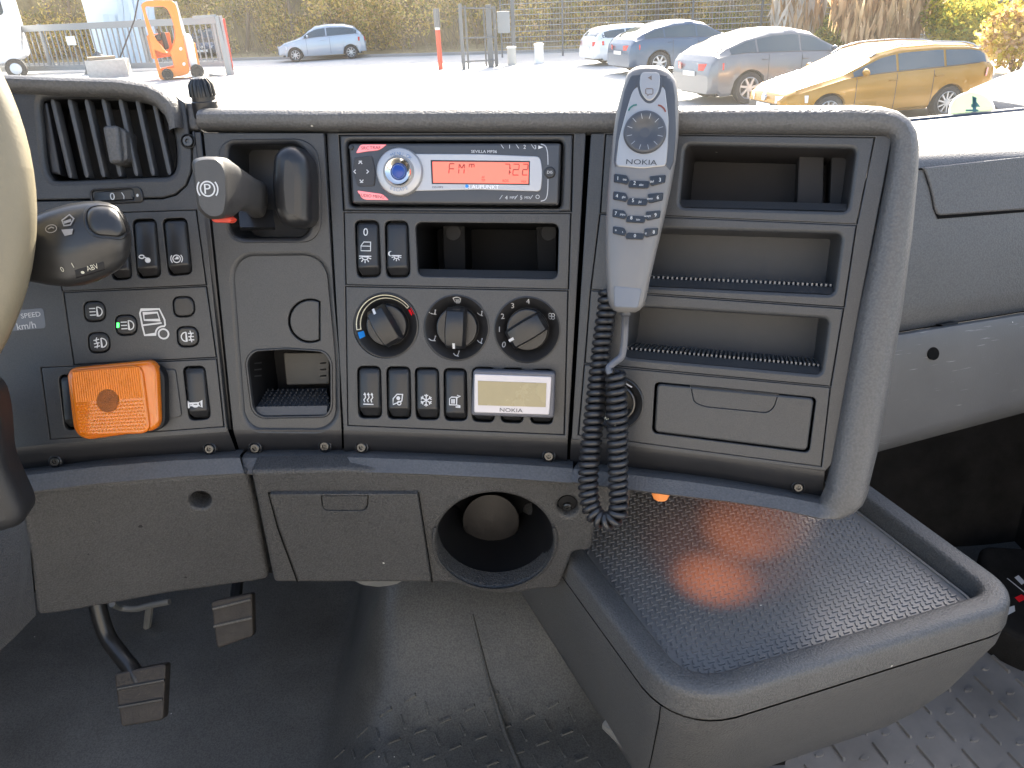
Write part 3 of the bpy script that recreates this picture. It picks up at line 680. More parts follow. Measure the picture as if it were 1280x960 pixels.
for i, ((x, y), ang) in enumerate(zip(dial, (121, -92, 212))):
    c = M_.uv(x, y, 0)
    mb = MB(); lathe(mb, M_, c, [(41.2*kpp, .0002), (39.5*kpp, .0006), (37.5*kpp, -.0004), (28*kpp, -.0085), (26.5*kpp, -.010)], 56)
    dial_o = part(mb, 'control_dial', DISH)
    # turning knob: disc with a raised grip bar
    mb = MB(); lathe(mb, M_, c, [(26*kpp, -.010), (25.6*kpp, -.0022), (24.8*kpp, -.0010), (23.6*kpp, -.0008)], 48)
    ca, sa = math.cos(rad(ang)), math.sin(rad(ang))
    def loc(a, b, d): return M_.w(c[0]+(a*ca-b*sa)*kpp, c[1]+(a*sa+b*ca)*kpp, d)
    rows = []
    for a in np.linspace(-25, 25, 13):
        q = math.sqrt(max(0, 1-(a/25.6)**2)); hw = 12.2-1.2*(a/25)**2; hgt = .0125*(.55+.45*q)+.0 if abs(a) < 25 else .004
        rows.append([loc(a, -hw-1.2, -.0012), loc(a, -hw, hgt-.0022), loc(a, -hw+1.6, hgt-.0004), loc(a, -4, hgt+.0002), loc(a, 4, hgt-.0001), loc(a, hw-1.6, hgt-.0004), loc(a, hw, hgt-.0022), loc(a, hw+1.2, -.0012)])
    mb.grid(rows); mb.cap(rows[0]); mb.cap(rows[-1][::-1])
    part(mb, 'turning_knob', KNOB, dial_o, 40)
    mb = MB()
    pr = [loc(24.6, -1.5, .0092), loc(24.6, 1.5, .0092), loc(17.5, 1.7, .0116), loc(17.5, -1.7, .0116)]
    mb.grid([[pr[0]-M_.n*.002, pr[0], pr[3]], [pr[1]-M_.n*.002, pr[1], pr[2]]]); part(mb, 'pointer', INK, dial_o, 0)
    def dd(u, v, c=c):
        r = math.hypot(u-c[0], v-c[1])/kpp; return float(np.interp(r, [26.5, 28, 37.5, 39.5], [-.010, -.0085, -.0004, .0006]))
    def at(a, r): return (c[0]+r*kpp*math.cos(rad(a)), c[1]+r*kpp*math.sin(rad(a)))
    if i == 0:
        I = Ink(M_, 0, dd); o_ = [at(a, 37.6) for a in np.linspace(190, 40, 30)] + [at(a, 33.8) for a in np.linspace(40, 190, 30)]
        I.stroke(o_, .0007, True); I.build(dial_o, INKY)
        Ink(M_, 0, dd).fill([at(208, 38), at(195, 37.5), at(195, 31.5), at(208, 32)]).build(dial_o, mk('blue_print', (.02, .25, .75), .4), 'cold_mark')
        Ink(M_, 0, dd).fill([at(36, 39.5), at(22, 39.5), at(22, 33.5), at(36, 33.5)]).build(dial_o, mk('red_print', (.8, .01, .02), .4), 'hot_mark')
    elif i == 1:
        I = Ink(M_, 0, dd)
        for a, ic in ((90, 'screen'), (150, 'fan_seat'), (208, 'fan_seat'), (270, 'fan_seat'), (330, 'fan_seat'), (30, 'fan_seat')):
            u, v = at(a, 34); s_ = 5.2*kpp
            for kd, P in IC[ic]:
                P = [(u+p*s_, v+q*s_) for p, q in P]
                if kd == 'f': I.fill(P)
                else: I.stroke(P, .0006, kd == 'c')
        I.build(dial_o)
    else:
        I = Ink(M_, 0, dd); D = I
        for t_, a in (('0', 214), ('1', 181), ('2', 153), ('3', 123), ('4', 90)):
            q = at(a, 34.5); p = M_.w(q[0], q[1], -.003)
            # pixel of that point, only to reuse the text helper
            dv = p; z = dv @ _f; X = 640+FPX*(dv @ _R)/z; Y = 480-FPX*(dv @ _U)/z
            I.d = dd(*q); I.text(t_, X, Y, 6.6)
        u, v = at(30, 34); s_ = 6*kpp
        for kd, P in IC['fan']: I.stroke([(u+p*s_, v+q*s_) for p, q in P], .0005, True)
        I.build(dial_o)

# ------------------------------------------------ SHELVES ON THE RIGHT
m1 = [(757.5, 168), (1093, 172), (1070.5, 280), (751, 266)]
m2 = [(750.5, 268), (1070, 282), (1054.5, 383.5), (739, 361.5)]
m3 = [(738.5, 363.5), (1054, 386), (1037.8, 482.5), (731.5, 453.5)]
m4 = [(731, 456), (1037.4, 484.7), (1026, 583), (723.5, 543.5)]
h1 = rnd([(857, 181.5), (1070, 186), (1059.5, 264), (849.5, 258.5)], 7); h2 = rnd([(790, 285.5), (1052, 293), (1042, 368), (784, 356)], 7); h3 = rnd([(788, 383.5), (1035.5, 399), (1026.3, 468), (780, 446)], 7)
mb = MB(); pplate(mb, R_, [(738.5, 166.5), (1116, 169), (1074, 389), (1040, 580), (1032, 589), (714.2, 549)], [grow(q, 1.2) for q in (m1, m2, m3, m4)], 0, -.004, .0008); part(mb, 'right_fascia', FASCIA)
for q, h in ((m1, h1), (m2, h2), (m3, h3)):
    mb = MB(); pplate(mb, R_, q, [h], 0, -.004, .0008, hbev=.003, seg=3); part(mb, 'shelf_panel', MODULE)
shelf('open_shelf', R_, h1, .088, [[(999, 189), (1030, 189), (1029, 260), (996, 259)], [(1040, 190), (1066, 190), (1056, 262), (1037, 261)]], 0, ((851, 258.5), (1058.5, 263.7), 9), mk('grey_pocket_plastic', (.032, .030, .031), .6, .2, 900, .3, .2, 12, specks=.05))
shelf('open_shelf', R_, h2, .06, [], 44, ((785, 356), (1041, 367.8), 9))
shelf('open_shelf', R_, h3, .06, [], 44, ((781.5, 446), (1025.3, 467.8), 9))
drw = rnd([(818.5, 477.5), (1020.5, 497), (1011.5, 566), (814.8, 541)], 6)
soc = ell(771, 504, 33, 33.5, 44)
mb = MB(); pplate(mb, R_, m4, [drw, soc], 0, -.004, .0008); part(mb, 'drawer_panel', MODULE)
mb = MB(); well(mb, R_, drw, -.001, .03); part(mb, 'drawer_gap', WELLM)
cx, cy = 916, 520
dri = [(cx+(x-cx)*.972, cy+(y-cy)*.95) for x, y in drw]
fing = rnd([(863, 482.5), (973, 493), (968, 509), (960, 516.5), (879, 508.5), (867, 502.5)], [0, 0, 4, 7, 7, 4])
mb = MB(); pplate(mb, R_, dri, [fing], .0012, -.02, .0016, seg=3, hbev=.0004); drawer = part(mb, 'drawer', MODULE)
mb = MB(); pplate(mb, R_, [(cx+(x-cx)*.988, 497+(y-497)*.975) for x, y in fing], [], .0004, -.01, .0006); part(mb, 'finger_pull', MODULE, drawer)
c = R_.uv(771, 504); k = R_.mpp(771, 504)
mb = MB(); lathe(mb, R_, c, [(33.5*k, .0002), (32*k, .0008), (30*k, 0), (23*k, -.004)], 44, 0, False); sck = part(mb, 'power_socket', DISH)
mb = MB(); lathe(mb, R_, c, [(23*k, -.006), (22.6*k, -.001), (21*k, -.0005), (19*k, -.0012), (18*k, -.03)], 40, 0); part(mb, 'socket_sleeve', SCREWM, sck)
Ink(R_, .0004, ).text('MAX', 763, 527, 5.5, 1, rad(-20)).build(sck, INKY, 'lettering')
I = Ink(R_, -.001); I.stroke([R_.uv(781, 478.5, -.001), R_.uv(790, 484, -.001)], .0011); I.build(sck, INK, 'mark')

# ------------------------------------------------ RIBBED STUD ON THE DASH TOP
st = thing('ribbed_stud', 'small black ribbed rubber stud standing on the dashboard top beside the vent hood', 'stud', B_.P(256, 131, -.012))
c0 = B_.P(256, 131, -.012); k = B_.mpp(256, 115)
Zf = Fr(c0, axes=((1, 0, 0), (0, 1, 0), (0, 0, 1)))
mb = MB(); lathe(mb, Zf, (0, 0), [(15.5*k, -.01), (15.5*k, 4*k), (14.5*k, 5*k), (14.2*k, 12*k), (12.5*k, 26*k), (9*k, 31*k), (3*k, 33*k)], 30); mb.build('body', KNOB, st)
for i in range(14):
    a = 2*math.pi*i/14; mb = MB(); ra = 14.6*k
    mb.tube([(c0[0]+math.cos(a)*ra*1.0, c0[1]+math.sin(a)*ra, c0[2]+10*k), (c0[0]+math.cos(a)*ra*.93, c0[1]+math.sin(a)*ra*.93, c0[2]+24*k), (c0[0]+math.cos(a)*ra*.62, c0[1]+math.sin(a)*ra*.62, c0[2]+31*k)], [.0011, .0013, .0008], 6)
    mb.build('rib', KNOB, st)

# ================================================================== THINGS ON THE DASHBOARD
# ------------------------------------------------ car radio
radio = thing('car_radio', 'car radio with lit red display and silver volume dial, in the centre slot', 'radio', M_.P(570, 258, -.002))
def rp(name, pts, top, bot, mat, parent=None, bev=.0005, holes=(), **k):
    mb = MB(); pplate(mb, M_, pts, holes, top, bot, bev, **k); return part(mb, name, mat, parent if parent is not None else radio)
GLOSSB = mk('gloss_black_plastic', (.034, .034, .036), .28, .05, 1500, coat=.3)
SILVER = mk('silver_paint', (.42, .42, .43), .38, metal=.5)
PINK = emis('pink_lit_button', (.95, .16, .18), .16, (.50, .22, .22))
rp('faceplate', rnd([(435.5, 179), (701.5, 178.5), (699, 256.5), (439.5, 254.5)], 4), .0065, -.015, GLOSSB, bev=.0022, seg=3)
rp('release_button', ell(438.5, 184, 3, 3.2, 14), .0085, .003, KNOB)
rp('lit_button', rnd([(450.5, 180.5), (483, 180.5), (474, 187.5), (459, 189), (444.5, 191.5)], [3, 1, 4, 2, 2]), .0076, .004, PINK)
Ink(M_, .0077).text('SRC', 456.5, 185, 3.6, 1.1).text('TRAF', 469, 184.5, 3.6, 1.1).build(bpy.data.objects['lit_button'], INKD, 'lettering')
b2 = rp('lit_button', rnd([(446, 238), (478, 242.5), (486, 250), (453, 249.5)], [2, 3, 2, 5]), .0076, .004, PINK)
Ink(M_, .0077).text('AUDIO MENU', 464, 245, 3.6, 1.0, rad(-4)).build(b2, INKD, 'lettering')
nv = rp('arrow_pad', rnd([(443, 197), (465, 194.5), (469, 214), (468, 232.5), (447, 233), (440.5, 213)], [3, 3, 4, 3, 3, 6]), .0078, .004, mk('pad_rubber', (.03, .03, .033), .5))
I = Ink(M_, .0079)
for x, y, a in ((443.5, 214.5, 180), (459.5, 214.5, 0), (450.5, 203.5, 90), (452, 226, -90)):
    ca, sa = math.cos(rad(a)), math.sin(rad(a)); kk = M_.mpp(x, y); c = M_.uv(x, y, .0079)
    I.stroke([(c[0]+kk*(p*ca-q*sa), c[1]+kk*(p*sa+q*ca)) for p, q in ((-1.2, 2.2), (1.2, 0), (-1.2, -2.2))], kk*1.1)
    if abs(a) == 90: I.stroke([(c[0]-2*kk, c[1]+(1.9 if a > 0 else -1.9)*kk), (c[0]+2*kk, c[1]+(1.9 if a > 0 else -1.9)*kk)], kk*.9)
I.build(nv)
sp = rp('silver_trim', rnd([(505, 192), (600, 192.5), (675, 195.5), (678.5, 214), (676, 239.5), (600, 237), (505, 239)], [2, 0, 5, 8, 5, 0, 2]), .0080, .004, SILVER, bev=.0007)
rp('display_surround', [(538, 199.8), (662.5, 201), (662, 231.3), (539.5, 230)], .0084, .005, INKD)
LCD = emis('red_backlit_display', (1.0, .15, .09), .24, (.44, .105, .075))
lcd = rp('display', [(540.5, 202), (661, 203), (660.3, 229.6), (541.5, 228.4)], .0087, .006, LCD, bev=.0001)
SEGI = mk('lcd_segments', (.16, .03, .02), .5)
def segs(I, x, y, wd, h, on, d, slant=.06):
    k = M_.mpp(x, y); c = M_.uv(x, y, d); W, H = wd*k/2, h*k/2; g = .10*H
    S = {'a': ((-W, H), (W, H)), 'g': ((-W, 0), (W, 0)), 'd': ((-W, -H), (W, -H)), 'f': ((-W, H-g), (-W, g)), 'b': ((W, H-g), (W, g)), 'e': ((-W, -g), (-W, -H+g)), 'c': ((W, -g), (W, -H+g)),
         'h': ((-W*.8, H-g), (-W*.1, g)), 'i': ((W*.8, H-g), (W*.1, g)), 'j': ((0, H), (0, 0))}
    for q in on:
        (x0, y0), (x1, y1) = S[q]; I.stroke([(c[0]+x0+slant*y0, c[1]+y0), (c[0]+x1+slant*y1, c[1]+y1)], 1.15*k)
I = Ink(M_, .0088)
segs(I, 564.5, 211, 6, 12, 'afeg', .0088); segs(I, 577, 211, 6.5, 12, 'fehibc', .0088); segs(I, 589.5, 209.5, 6, 8, 'afbj', .0088)
segs(I, 634, 212, 6, 13, 'abc', .0088); segs(I, 645, 212, 7, 13, 'abged', .0088); segs(I, 656.5, 212, 6, 13, 'abged', .0088)
for y in (209.5, 214.5): I.fill([M_.uv(a, b, .0088) for a, b in quad(637.2, y, 638.8, y+1.5)])
I.text('TP', 604, 225.5, 3).text('AF', 604, 221.5, 2.4).text('RDS', 632, 226, 3).text('MIX', 655, 227, 2.6)
I.build(lcd, SEGI, 'digits')
Ink(M_, .0081).text('BLAUPUNKT', 603, 233.6, 4.4, 1.15).build(sp, mk('white_on_silver', (.9, .9, .92), .4), 'lettering')
Ink(M_, .0082).fill([M_.uv(a, b, .0082) for a, b in ell(583.6, 232.8, 2.2, 2.2, 14)]).build(sp, bpy.data.materials['blue_print'], 'blue_dot')
Ink(M_, .0081).text('CD MP3', 547, 234, 2.2, 1.2).build(sp, INKD, 'lettering')
Ink(M_, .0066).text('SEVILLA MP36', 605, 189.4, 3.2, 1.15).build(radio, INK, 'lettering')
I = Ink(M_, .0066); I.text('1', 637, 183.2, 4.6).text('2', 655.8, 183.5, 4.6).text('3', 669, 184, 4.6).text('4', 633, 247, 4.6).text('MP3', 641, 247, 3).text('5', 651.5, 247, 4.6).text('MIX', 659.5, 247, 3)
for x in (626, 645, 664): I.stroke([M_.uv(x, 180.5, .0066), M_.uv(x+3.5, 185.5, .0066)], .0004); I.stroke([M_.uv(x+2, 244, .0066), M_.uv(x-1.5, 249, .0066)], .0004)
I.fill([M_.uv(a, b, .0066) for a, b in ((673, 182), (679, 184), (673, 186.3))]); I.stroke([M_.uv(a, b, .0066) for a, b in ell(672, 246, 2.2, 2.2, 12)], .0004, True)
I.build(radio, INK, 'button_print')
I = Ink(M_, .0066); I.stroke([M_.uv(a, b, .0066) for a, b in smooth([(676, 180), (682, 183), (684.5, 192), (685, 206)], 4, False)], .0007); I.stroke([M_.uv(a, b, .0066) for a, b in smooth([(685, 224), (684.5, 240), (682, 249), (676, 251.5)], 4, False)], .0007)
I.build(radio, SILVER, 'chrome_line')
db = rp('round_button', ell(687.3, 215.3, 7, 7.2, 24), .0088, .004, KNOB, bev=.001, seg=3); Ink(M_, .0089).text('DIS', 687.3, 215.3, 3.4).build(db, INK, 'lettering')
# thin groove lines of the button rows
c = M_.uv(498.5, 214.5, .012); k = M_.mpp(498, 214)
mb = MB(); lathe(mb, M_, c, [(29*k, .005), (28.6*k, .0095), (27.2*k, .0115), (24*k, .0126), (19*k, .0126), (18*k, .012)], 48); vd = part(mb, 'volume_dial', SILVER, radio)
mb = MB(); lathe(mb, M_, c, [(17.6*k, .011), (17*k, .0150), (15.2*k, .0168), (11.5*k, .0155), (8.2*k, .0133)], 40); part(mb, 'chrome_ring', mk('chrome', (.75, .72, .66), .12, metal=1), vd)
mb = MB(); lathe(mb, M_, c, [(8.2*k, .0131), (7.2*k, .0148), (4.5*k, .0157), (1.5*k, .0160)], 30); part(mb, 'blue_centre', emis('blue_lens', (.02, .10, .55), .07, (.008, .025, .13)), vd)
def ringtext(I, body, cx, cy, r, a0, da, h, d):
    for i, ch in enumerate(body):
        a = a0 + da*i; I.text(ch, cx+r*math.cos(rad(a)), cy-r*math.sin(rad(a)), h, 1, rad(a-90 if da < 0 else a+90))
    return I
I = Ink(M_, .0127); ringtext(I, 'MENU OK', 498.5, 214.5, 22.5, 112, -10.5, 4, .0127); ringtext(I, 'ESCAPE', 498.5, 214.5, 22.5, 246, 10, 4, .0127)
I.build(vd, mk('blue_grey_print', (.12, .2, .35), .5), 'lettering')

# ------------------------------------------------ stuck-on phone display
disp = thing('phone_display', 'small grey clip-on phone display with silver frame and blank yellowish screen, under the dials', 'display', M_.P(640, 522, 0))
DCASE = mk('grey_display_case', (.10, .10, .115), .42, .1, 1200)
mb = MB(); pplate(mb, M_, rnd([(591, 462.5), (694.5, 465.5), (692.5, 523), (588.5, 519.5)], 4), [], .013, .0035, .002, seg=3, back=True); part(mb, 'case', DCASE, disp)
mb = MB(); pplate(mb, M_, rnd([(593, 467.5), (689.5, 471), (686.5, 518.5), (592.5, 515.5)], 2), [], .0142, .012, .0006); fr_ = part(mb, 'silver_frame', mk('silver_frame_paint', (.52, .49, .5), .4, metal=.2), disp)
mb = MB(); pplate(mb, M_, [(597.3, 476), (683, 479), (682, 509), (597.6, 506.5)], [], .0147, .0135, .0001); part(mb, 'screen', mk('lcd_blank', (.30, .245, .13), .25, var=.12, vscale=25, coat=.3), disp)
Ink(M_, .0143).text('NOKIA', 639, 512.7, 4.6, 1.35).build(fr_, INKD, 'lettering')

# ------------------------------------------------ amber marker lamp
lamp = thing('marker_lamp', 'square amber side marker lamp with ribbed lens stuck onto the dashboard', 'lamp', L_.P(140, 545, 0))
AMB = mk('amber_plastic', (.60, .155, .005), .16, coat=.6); AMB2 = mk('amber_reflector', (.66, .185, .006), .28, var=.12, vscale=60)
AMB.node_tree.nodes['Principled BSDF'].inputs['Subsurface Weight'].default_value = .35
AMB.node_tree.nodes['Principled BSDF'].inputs['Subsurface Radius'].default_value = (.02, .006, .001)
ob = rnd([(83, 462), (190, 452), (203, 458), (204, 536), (194, 545), (100, 552), (86, 545)], 14)
mb = MB(); pplate(mb, L_, rnd([(96, 466), (196, 456), (206, 468), (207, 532), (192, 541), (102, 546)], 10), [], .012, .0012, .002, back=True); part(mb, 'rubber_base', WELLM, lamp)
fo = rnd([(80.5, 461), (188, 450.5), (196.5, 462), (200, 538), (104, 551.5), (90, 540)], [12, 16, 8, 14, 12, 10])
fi = rnd([(85, 463.5), (177, 456), (188, 542), (96, 545.5)], 12)
mb = MB(); pplate(mb, L_, fo, [], .0185, .0085, .005, seg=5); part(mb, 'lens_body', AMB, lamp, 60)
mb = MB(); pplate(mb, L_, fi, [], .0215, .014, .0022, seg=4); fp = part(mb, 'lens_face', AMB, lamp, 60)
mb = MB()
for i in range(30):
    t = (i+.5)/30; x0, y0 = lerp((90, 465.5), (174.5, 458.5), t); x1, y1 = lerp((94.5, 503), (179.5, 497), t)
    a, b = L_.P(x0, y0, .0216), L_.P(x1, y1, .0216); h = L_.u*.00085
    mb.add([a-h, a+L_.n*.0007, a+h, b+h, b+L_.n*.0007, b-h], [(0, 1, 4, 5), (1, 2, 3, 4)])
for j in range(9):
    for i in range(21):
        s_ = (i+.5+(j % 2)*.5)/21.5; t = (j+.5)/9
        x, y = lerp(lerp((95, 505), (180, 499), s_), lerp((99.5, 542), (184.5, 538), s_), t)
        q = L_.P(x, y, .0216); a = .0013
        mb.add([q-L_.u*a, q-L_.v*a, q+L_.u*a, q+L_.v*a, q+L_.n*.0009], [(0, 1, 4), (1, 2, 4), (2, 3, 4), (3, 0, 4)])
o = part(mb, 'ribbed_pattern', AMB2, lamp, 0); o['kind'] = 'stuff'
mb = MB(); pplate(mb, L_, ell(134.5, 501, 14, 14.5, 24), [], .0224, .0205, .0004); part(mb, 'bulb_centre', mk('brown_centre', (.24, .065, .004), .35, .8, 900, var=.4, vscale=200, dist=.002), lamp)

# ------------------------------------------------ parking brake lever
lev = thing('parking_brake_lever', 'black parking brake lever with white P symbol, pulled out of its recess beside the vent', 'lever', B_.P(320, 250, -.02))
def sec(pts, d, k=24):
    p = rnd(pts, 6, 3); return [B_.P(x, y, d if not callable(d) else d(x, y)) for x, y in p]
f0 = [(242, 203), (255, 199), (273, 200), (281, 215), (282, 250), (278, 269), (262, 271), (250, 259)]
f1 = [(239, 200), (254, 195.5), (275, 196), (285, 213), (286, 251), (282, 273), (261, 275), (247, 262)]
f2 = [(247, 199), (262, 196.5), (285, 197), (296, 213), (298, 250), (292, 272), (270, 274), (255, 262)]
f3 = [(275, 207), (284, 204), (299, 208), (309, 220), (310, 245), (306, 262), (292, 264), (281, 255)]
f4 = [(296, 222), (305, 220), (320, 223), (326, 230), (327, 248), (323, 264), (308, 266), (299, 258)]
f5 = [(304, 224), (312, 223), (327, 226), (334, 232), (335, 252), (331, 272), (314, 273), (306, 262)]
mb = MB(); rows = [sec(f0, lambda x, y: .083+.0002*(x-262)*0), sec(f1, .079), sec(f1, .073), sec(f2, .062), sec(f3, .046), sec(f4, .026), sec(f5, .008), sec(f5, -.03)]
mb.grid(rows, 0, True); mb.cap(rows[0][::-1]); hd = part(mb, 'handle', mk('lever_satin_black', (.05, .048, .046), .42, .3, 900, var=.15, vscale=40, specks=.2), lev, 42)
Ink(B_, .0832).draw(259.5, 236, 25, IC['brake'], .12).text('P', 259.5, 236, 10.5, 1.1).build(hd)
mb = MB(); pplate(mb, B_, rnd([(261, 271), (285, 270), (291, 274.5), (287, 279), (266, 278)], 2), [], .066, .056, .0015, back=True); part(mb, 'red_latch', mk('red_plastic', (.55, .05, .025), .4), lev)
gd = rnd([(338, 192), (350, 181), (366, 180), (382, 196), (386, 222), (386, 280), (372, 287), (352, 284), (340, 268), (336, 230)], 8)
mb = MB(); pplate(mb, B_, gd, [], .030, -.045, .012, seg=6); part(mb, 'lever_guard', KNOB, None, 60)
mb = MB(); mb.grid([[B_.P(298, 262, .0), B_.P(341, 262, .0)], [B_.P(300, 284, .012), B_.P(344, 284, .012)], [B_.P(300, 288, -.004), B_.P(344, 287, -.004)]]); part(mb, 'gate_plate', KNOB)

# ------------------------------------------------ phone handset and its cord
H_ = Fr(R_.P(800, 250, .050), -9, 24, -2)
hs = thing('phone_handset', 'silver grey car phone handset with keypad, hanging upright over the shelves', 'phone', H_.P(795, 388, -.02))
rowsY = [(82.5, 800, 822), (84, 793, 829), (87, 788, 835), (92, 783.5, 840), (100, 781, 845), (115, 777, 847.5), (140, 770.5, 848.5), (170, 766, 848), (200, 763, 845), (240, 759.5, 838), (280, 757, 829), (320, 756.5, 819.5), (350, 758, 812.5), (372, 759.5, 808), (382, 762, 805), (387.5, 766, 800), (390.5, 772, 794)]
HW = .0085
def hprof(s): return HW*((1-min(abs(s), 1)**3.0)**.5) - .0085
hr = []
edge = [.35, .75, .9, 1, 1, 1, 1, 1, 1, 1, 1, 1, 1, 1, .9, .72, .35]
SS = [-1, -.985, -.95, -.88, -.78, -.6, -.4, -.2, 0, .2, .4, .6, .78, .88, .95, .985, 1]
for (y, l, r), e in zip(rowsY, edge):
    row = [H_.P(l+(r-l)*(s+1)/2, y+ (0 if y > 100 else 1.5*s*s), (hprof(s)+.0085)*e-.0085) for s in SS]
    back = [H_.P(l+(r-l)*(s+1)/2, y, -.0085-.014*e*(1-abs(s)**3)**.5-.003) for s in (.97, .6, 0, -.6, -.97)]
    hr.append(row+back)
mb = MB(); mb.grid(hr, 0, True); mb.cap(hr[0]); mb.cap(hr[-1][::-1])
HSM = mk('handset_silver_grey', (.165, .158, .152), .38, .06, 1500, var=.06, vscale=30, metal=.15)
part(mb, 'shell', HSM, hs, 60)
_hp = [(H_.uv(l, y)[1], H_.uv(l, y)[0], H_.uv(r, y)[0]) for y, l, r in rowsY][::-1]
def hz(u, v):
    l = np.interp(v, [a[0] for a in _hp], [a[1] for a in _hp]); r = np.interp(v, [a[0] for a in _hp], [a[2] for a in _hp])
    s = 2*(u-l)/(r-l)-1; return hprof(max(-1, min(1, s)))
def skin(name, pts, lift, mat, parent=hs, bev=.0006, sub=6, ang=50):
    """a raised shape that follows the handset's curved front"""
    p = dedupe(ccw(px(H_, pts))); big = []
    for i in range(len(p)):
        a, b = p[i], p[(i+1) % len(p)]; n = max(1, int(math.hypot(b[0]-a[0], b[1]-a[1])/.004))
        big += [lerp(a, b, j/n) for j in range(n)]
    P, fs = fill2d([inset(big, bev)]); mb = MB()
    xs = [q[0] for q in big]; ys = [q[1] for q in big]
    # subdivide by adding interior points on a grid
    g = [q for q in ((x, y) for x in np.arange(min(xs), max(xs), .0035) for y in np.arange(min(ys), max(ys), .0035)) if inside(inset(big, bev*2.5), q)]
    inn = inset(big, bev); sc = 20.0; n = len(inn)
    r = delaunay_2d_cdt([Vector((x*sc, y*sc)) for x, y in inn+g], [(i, (i+1) % n) for i in range(n)], [], 1, 1e-7)
    Q = [(v.x/sc, v.y/sc) for v in r[0]]
    mb.add([H_.w(x, y, hz(x, y)+lift) for x, y in Q], [tuple(f) if area2([Q[i] for i in f]) > 0 else tuple(f)[::-1] for f in r[2]])
    rows = [[H_.w(x, y, hz(x, y)+lift) for x, y in inn], [H_.w(x, y, hz(x, y)+lift-bev*.6) for x, y in big], [H_.w(x, y, hz(x, y)-.002) for x, y in big]]
    mb.grid(rows, 0, True)
    return part(mb, name, mat, parent, ang)
def hink(parent, mat=None, name='lettering', lift=.0):
    return Ink(H_, 0, lambda u, v: hz(u, v)+lift)
GREYD = mk('handset_dark_grey', (.055, .058, .066), .4, .06, 1500); HCH = mk('handset_satin_metal', (.36, .345, .33), .3, .05, 1500, metal=.45)
skin('dark_band', rnd([(788, 93), (841, 93), (845, 118), (846, 165), (843, 200), (838, 212), (830, 205), (832, 170), (830, 108), (795, 108), (779, 160), (771, 206), (769, 209), (767, 200), (772, 150), (780, 110)], 2), .0004, GREYD)
skin('silver_face', rnd([(794, 109), (831, 109), (836, 150), (835, 185), (833, 207), (802, 211), (769, 207), (773, 175), (781, 145), (789, 118)], [5, 5, 3, 3, 5, 8, 5, 3, 3, 3]), .0010, HCH)
tk = skin('top_key', rnd([(801, 91), (824.5, 91), (825, 108), (821, 120), (812, 129), (803, 121), (799, 107)], [5, 5, 6, 8, 8, 8, 6]), .0020, HCH)
skin('key_surround', rnd([(798, 96), (827.5, 96), (828, 110), (823, 123), (812, 132.5), (801, 124), (796, 108)], [4, 4, 6, 8, 8, 8, 6]), .0013, GREYD)
I = hink(tk); I.df = lambda u, v: hz(u, v)+.0021
I.fill([H_.uv(a, b) for a, b in ((809.5, 98.5), (814.5, 95.5), (814.5, 101.5))]); I.stroke([H_.uv(a, b) for a, b in ((807, 113), (808, 112), (815, 112), (816, 113), (816, 118), (815, 119), (811, 119), (809.5, 121), (809, 119), (807, 118))], .0006, True)
I.build(tk, mk('key_print', (.16, .12, .10), .5), 'symbol')
for xs, col, nm in ((((785.5, 138.5), (788, 134.5), (792, 132), (796, 131.5)), (.03, .14, .12), 'call_symbol'), (((822.5, 132), (826.5, 133), (830, 136), (832, 140)), (.20, .05, .03), 'hang_up_symbol')):
    I = Ink(H_, 0, lambda u, v: hz(u, v)+.0012); I.stroke([H_.uv(*p) for p in xs], .0012); I.build(hs, mk(nm+'_print', col, .5), nm)
c = H_.uv(806, 166); k = H_.mpp(806, 166); z0 = hz(*c)
mb = MB(); prof = [(27*k, z0-.001), (26.6*k, z0+.0026), (25.4*k, z0+.0036), (23*k, z0+.0040), (14.5*k, z0+.0030), (13*k, z0+.0020), (6*k, z0+.0012)]
lathe(mb, H_, c, prof, 48); nav = part(mb, 'navigation_wheel', GREYD, hs, 50)
I = Ink(H_, z0+.0041)
for a in range(15, 375, 30): I.stroke([(c[0]+q*k*math.cos(rad(a)), c[1]+q*k*math.sin(rad(a))) for q in (17.5, 24.5)], .0004)
I.df = lambda u, v: float(np.interp(math.hypot(u-c[0], v-c[1])/k, [14.5, 23], [z0+.0030, z0+.0040]))
I.mb = MB()
for a in range(15, 375, 30): I.stroke([(c[0]+q*k*math.cos(rad(a)), c[1]+q*k*math.sin(rad(a))) for q in (16.5, 23)], .0004)
I.build(nav, mk('wheel_tick_print', (.3, .31, .33), .5), 'tick_marks')
I = Ink(H_, 0, lambda u, v: hz(u, v)+.0011); I.text('NOKIA', 802, 203, 6.2, 1.38, rad(-1)).build(hs, INKD, 'lettering')
KEYM = mk('gloss_dark_key', (.014, .016, .020), .25)
keys = [('1 oo', '2 abc', 'def 3'), ('4 ghi', '5 jkl', 'mno 6'), ('7 pqrs', '8 tuv', 'wxyz 9'), ('* +', '0', '# 8')]
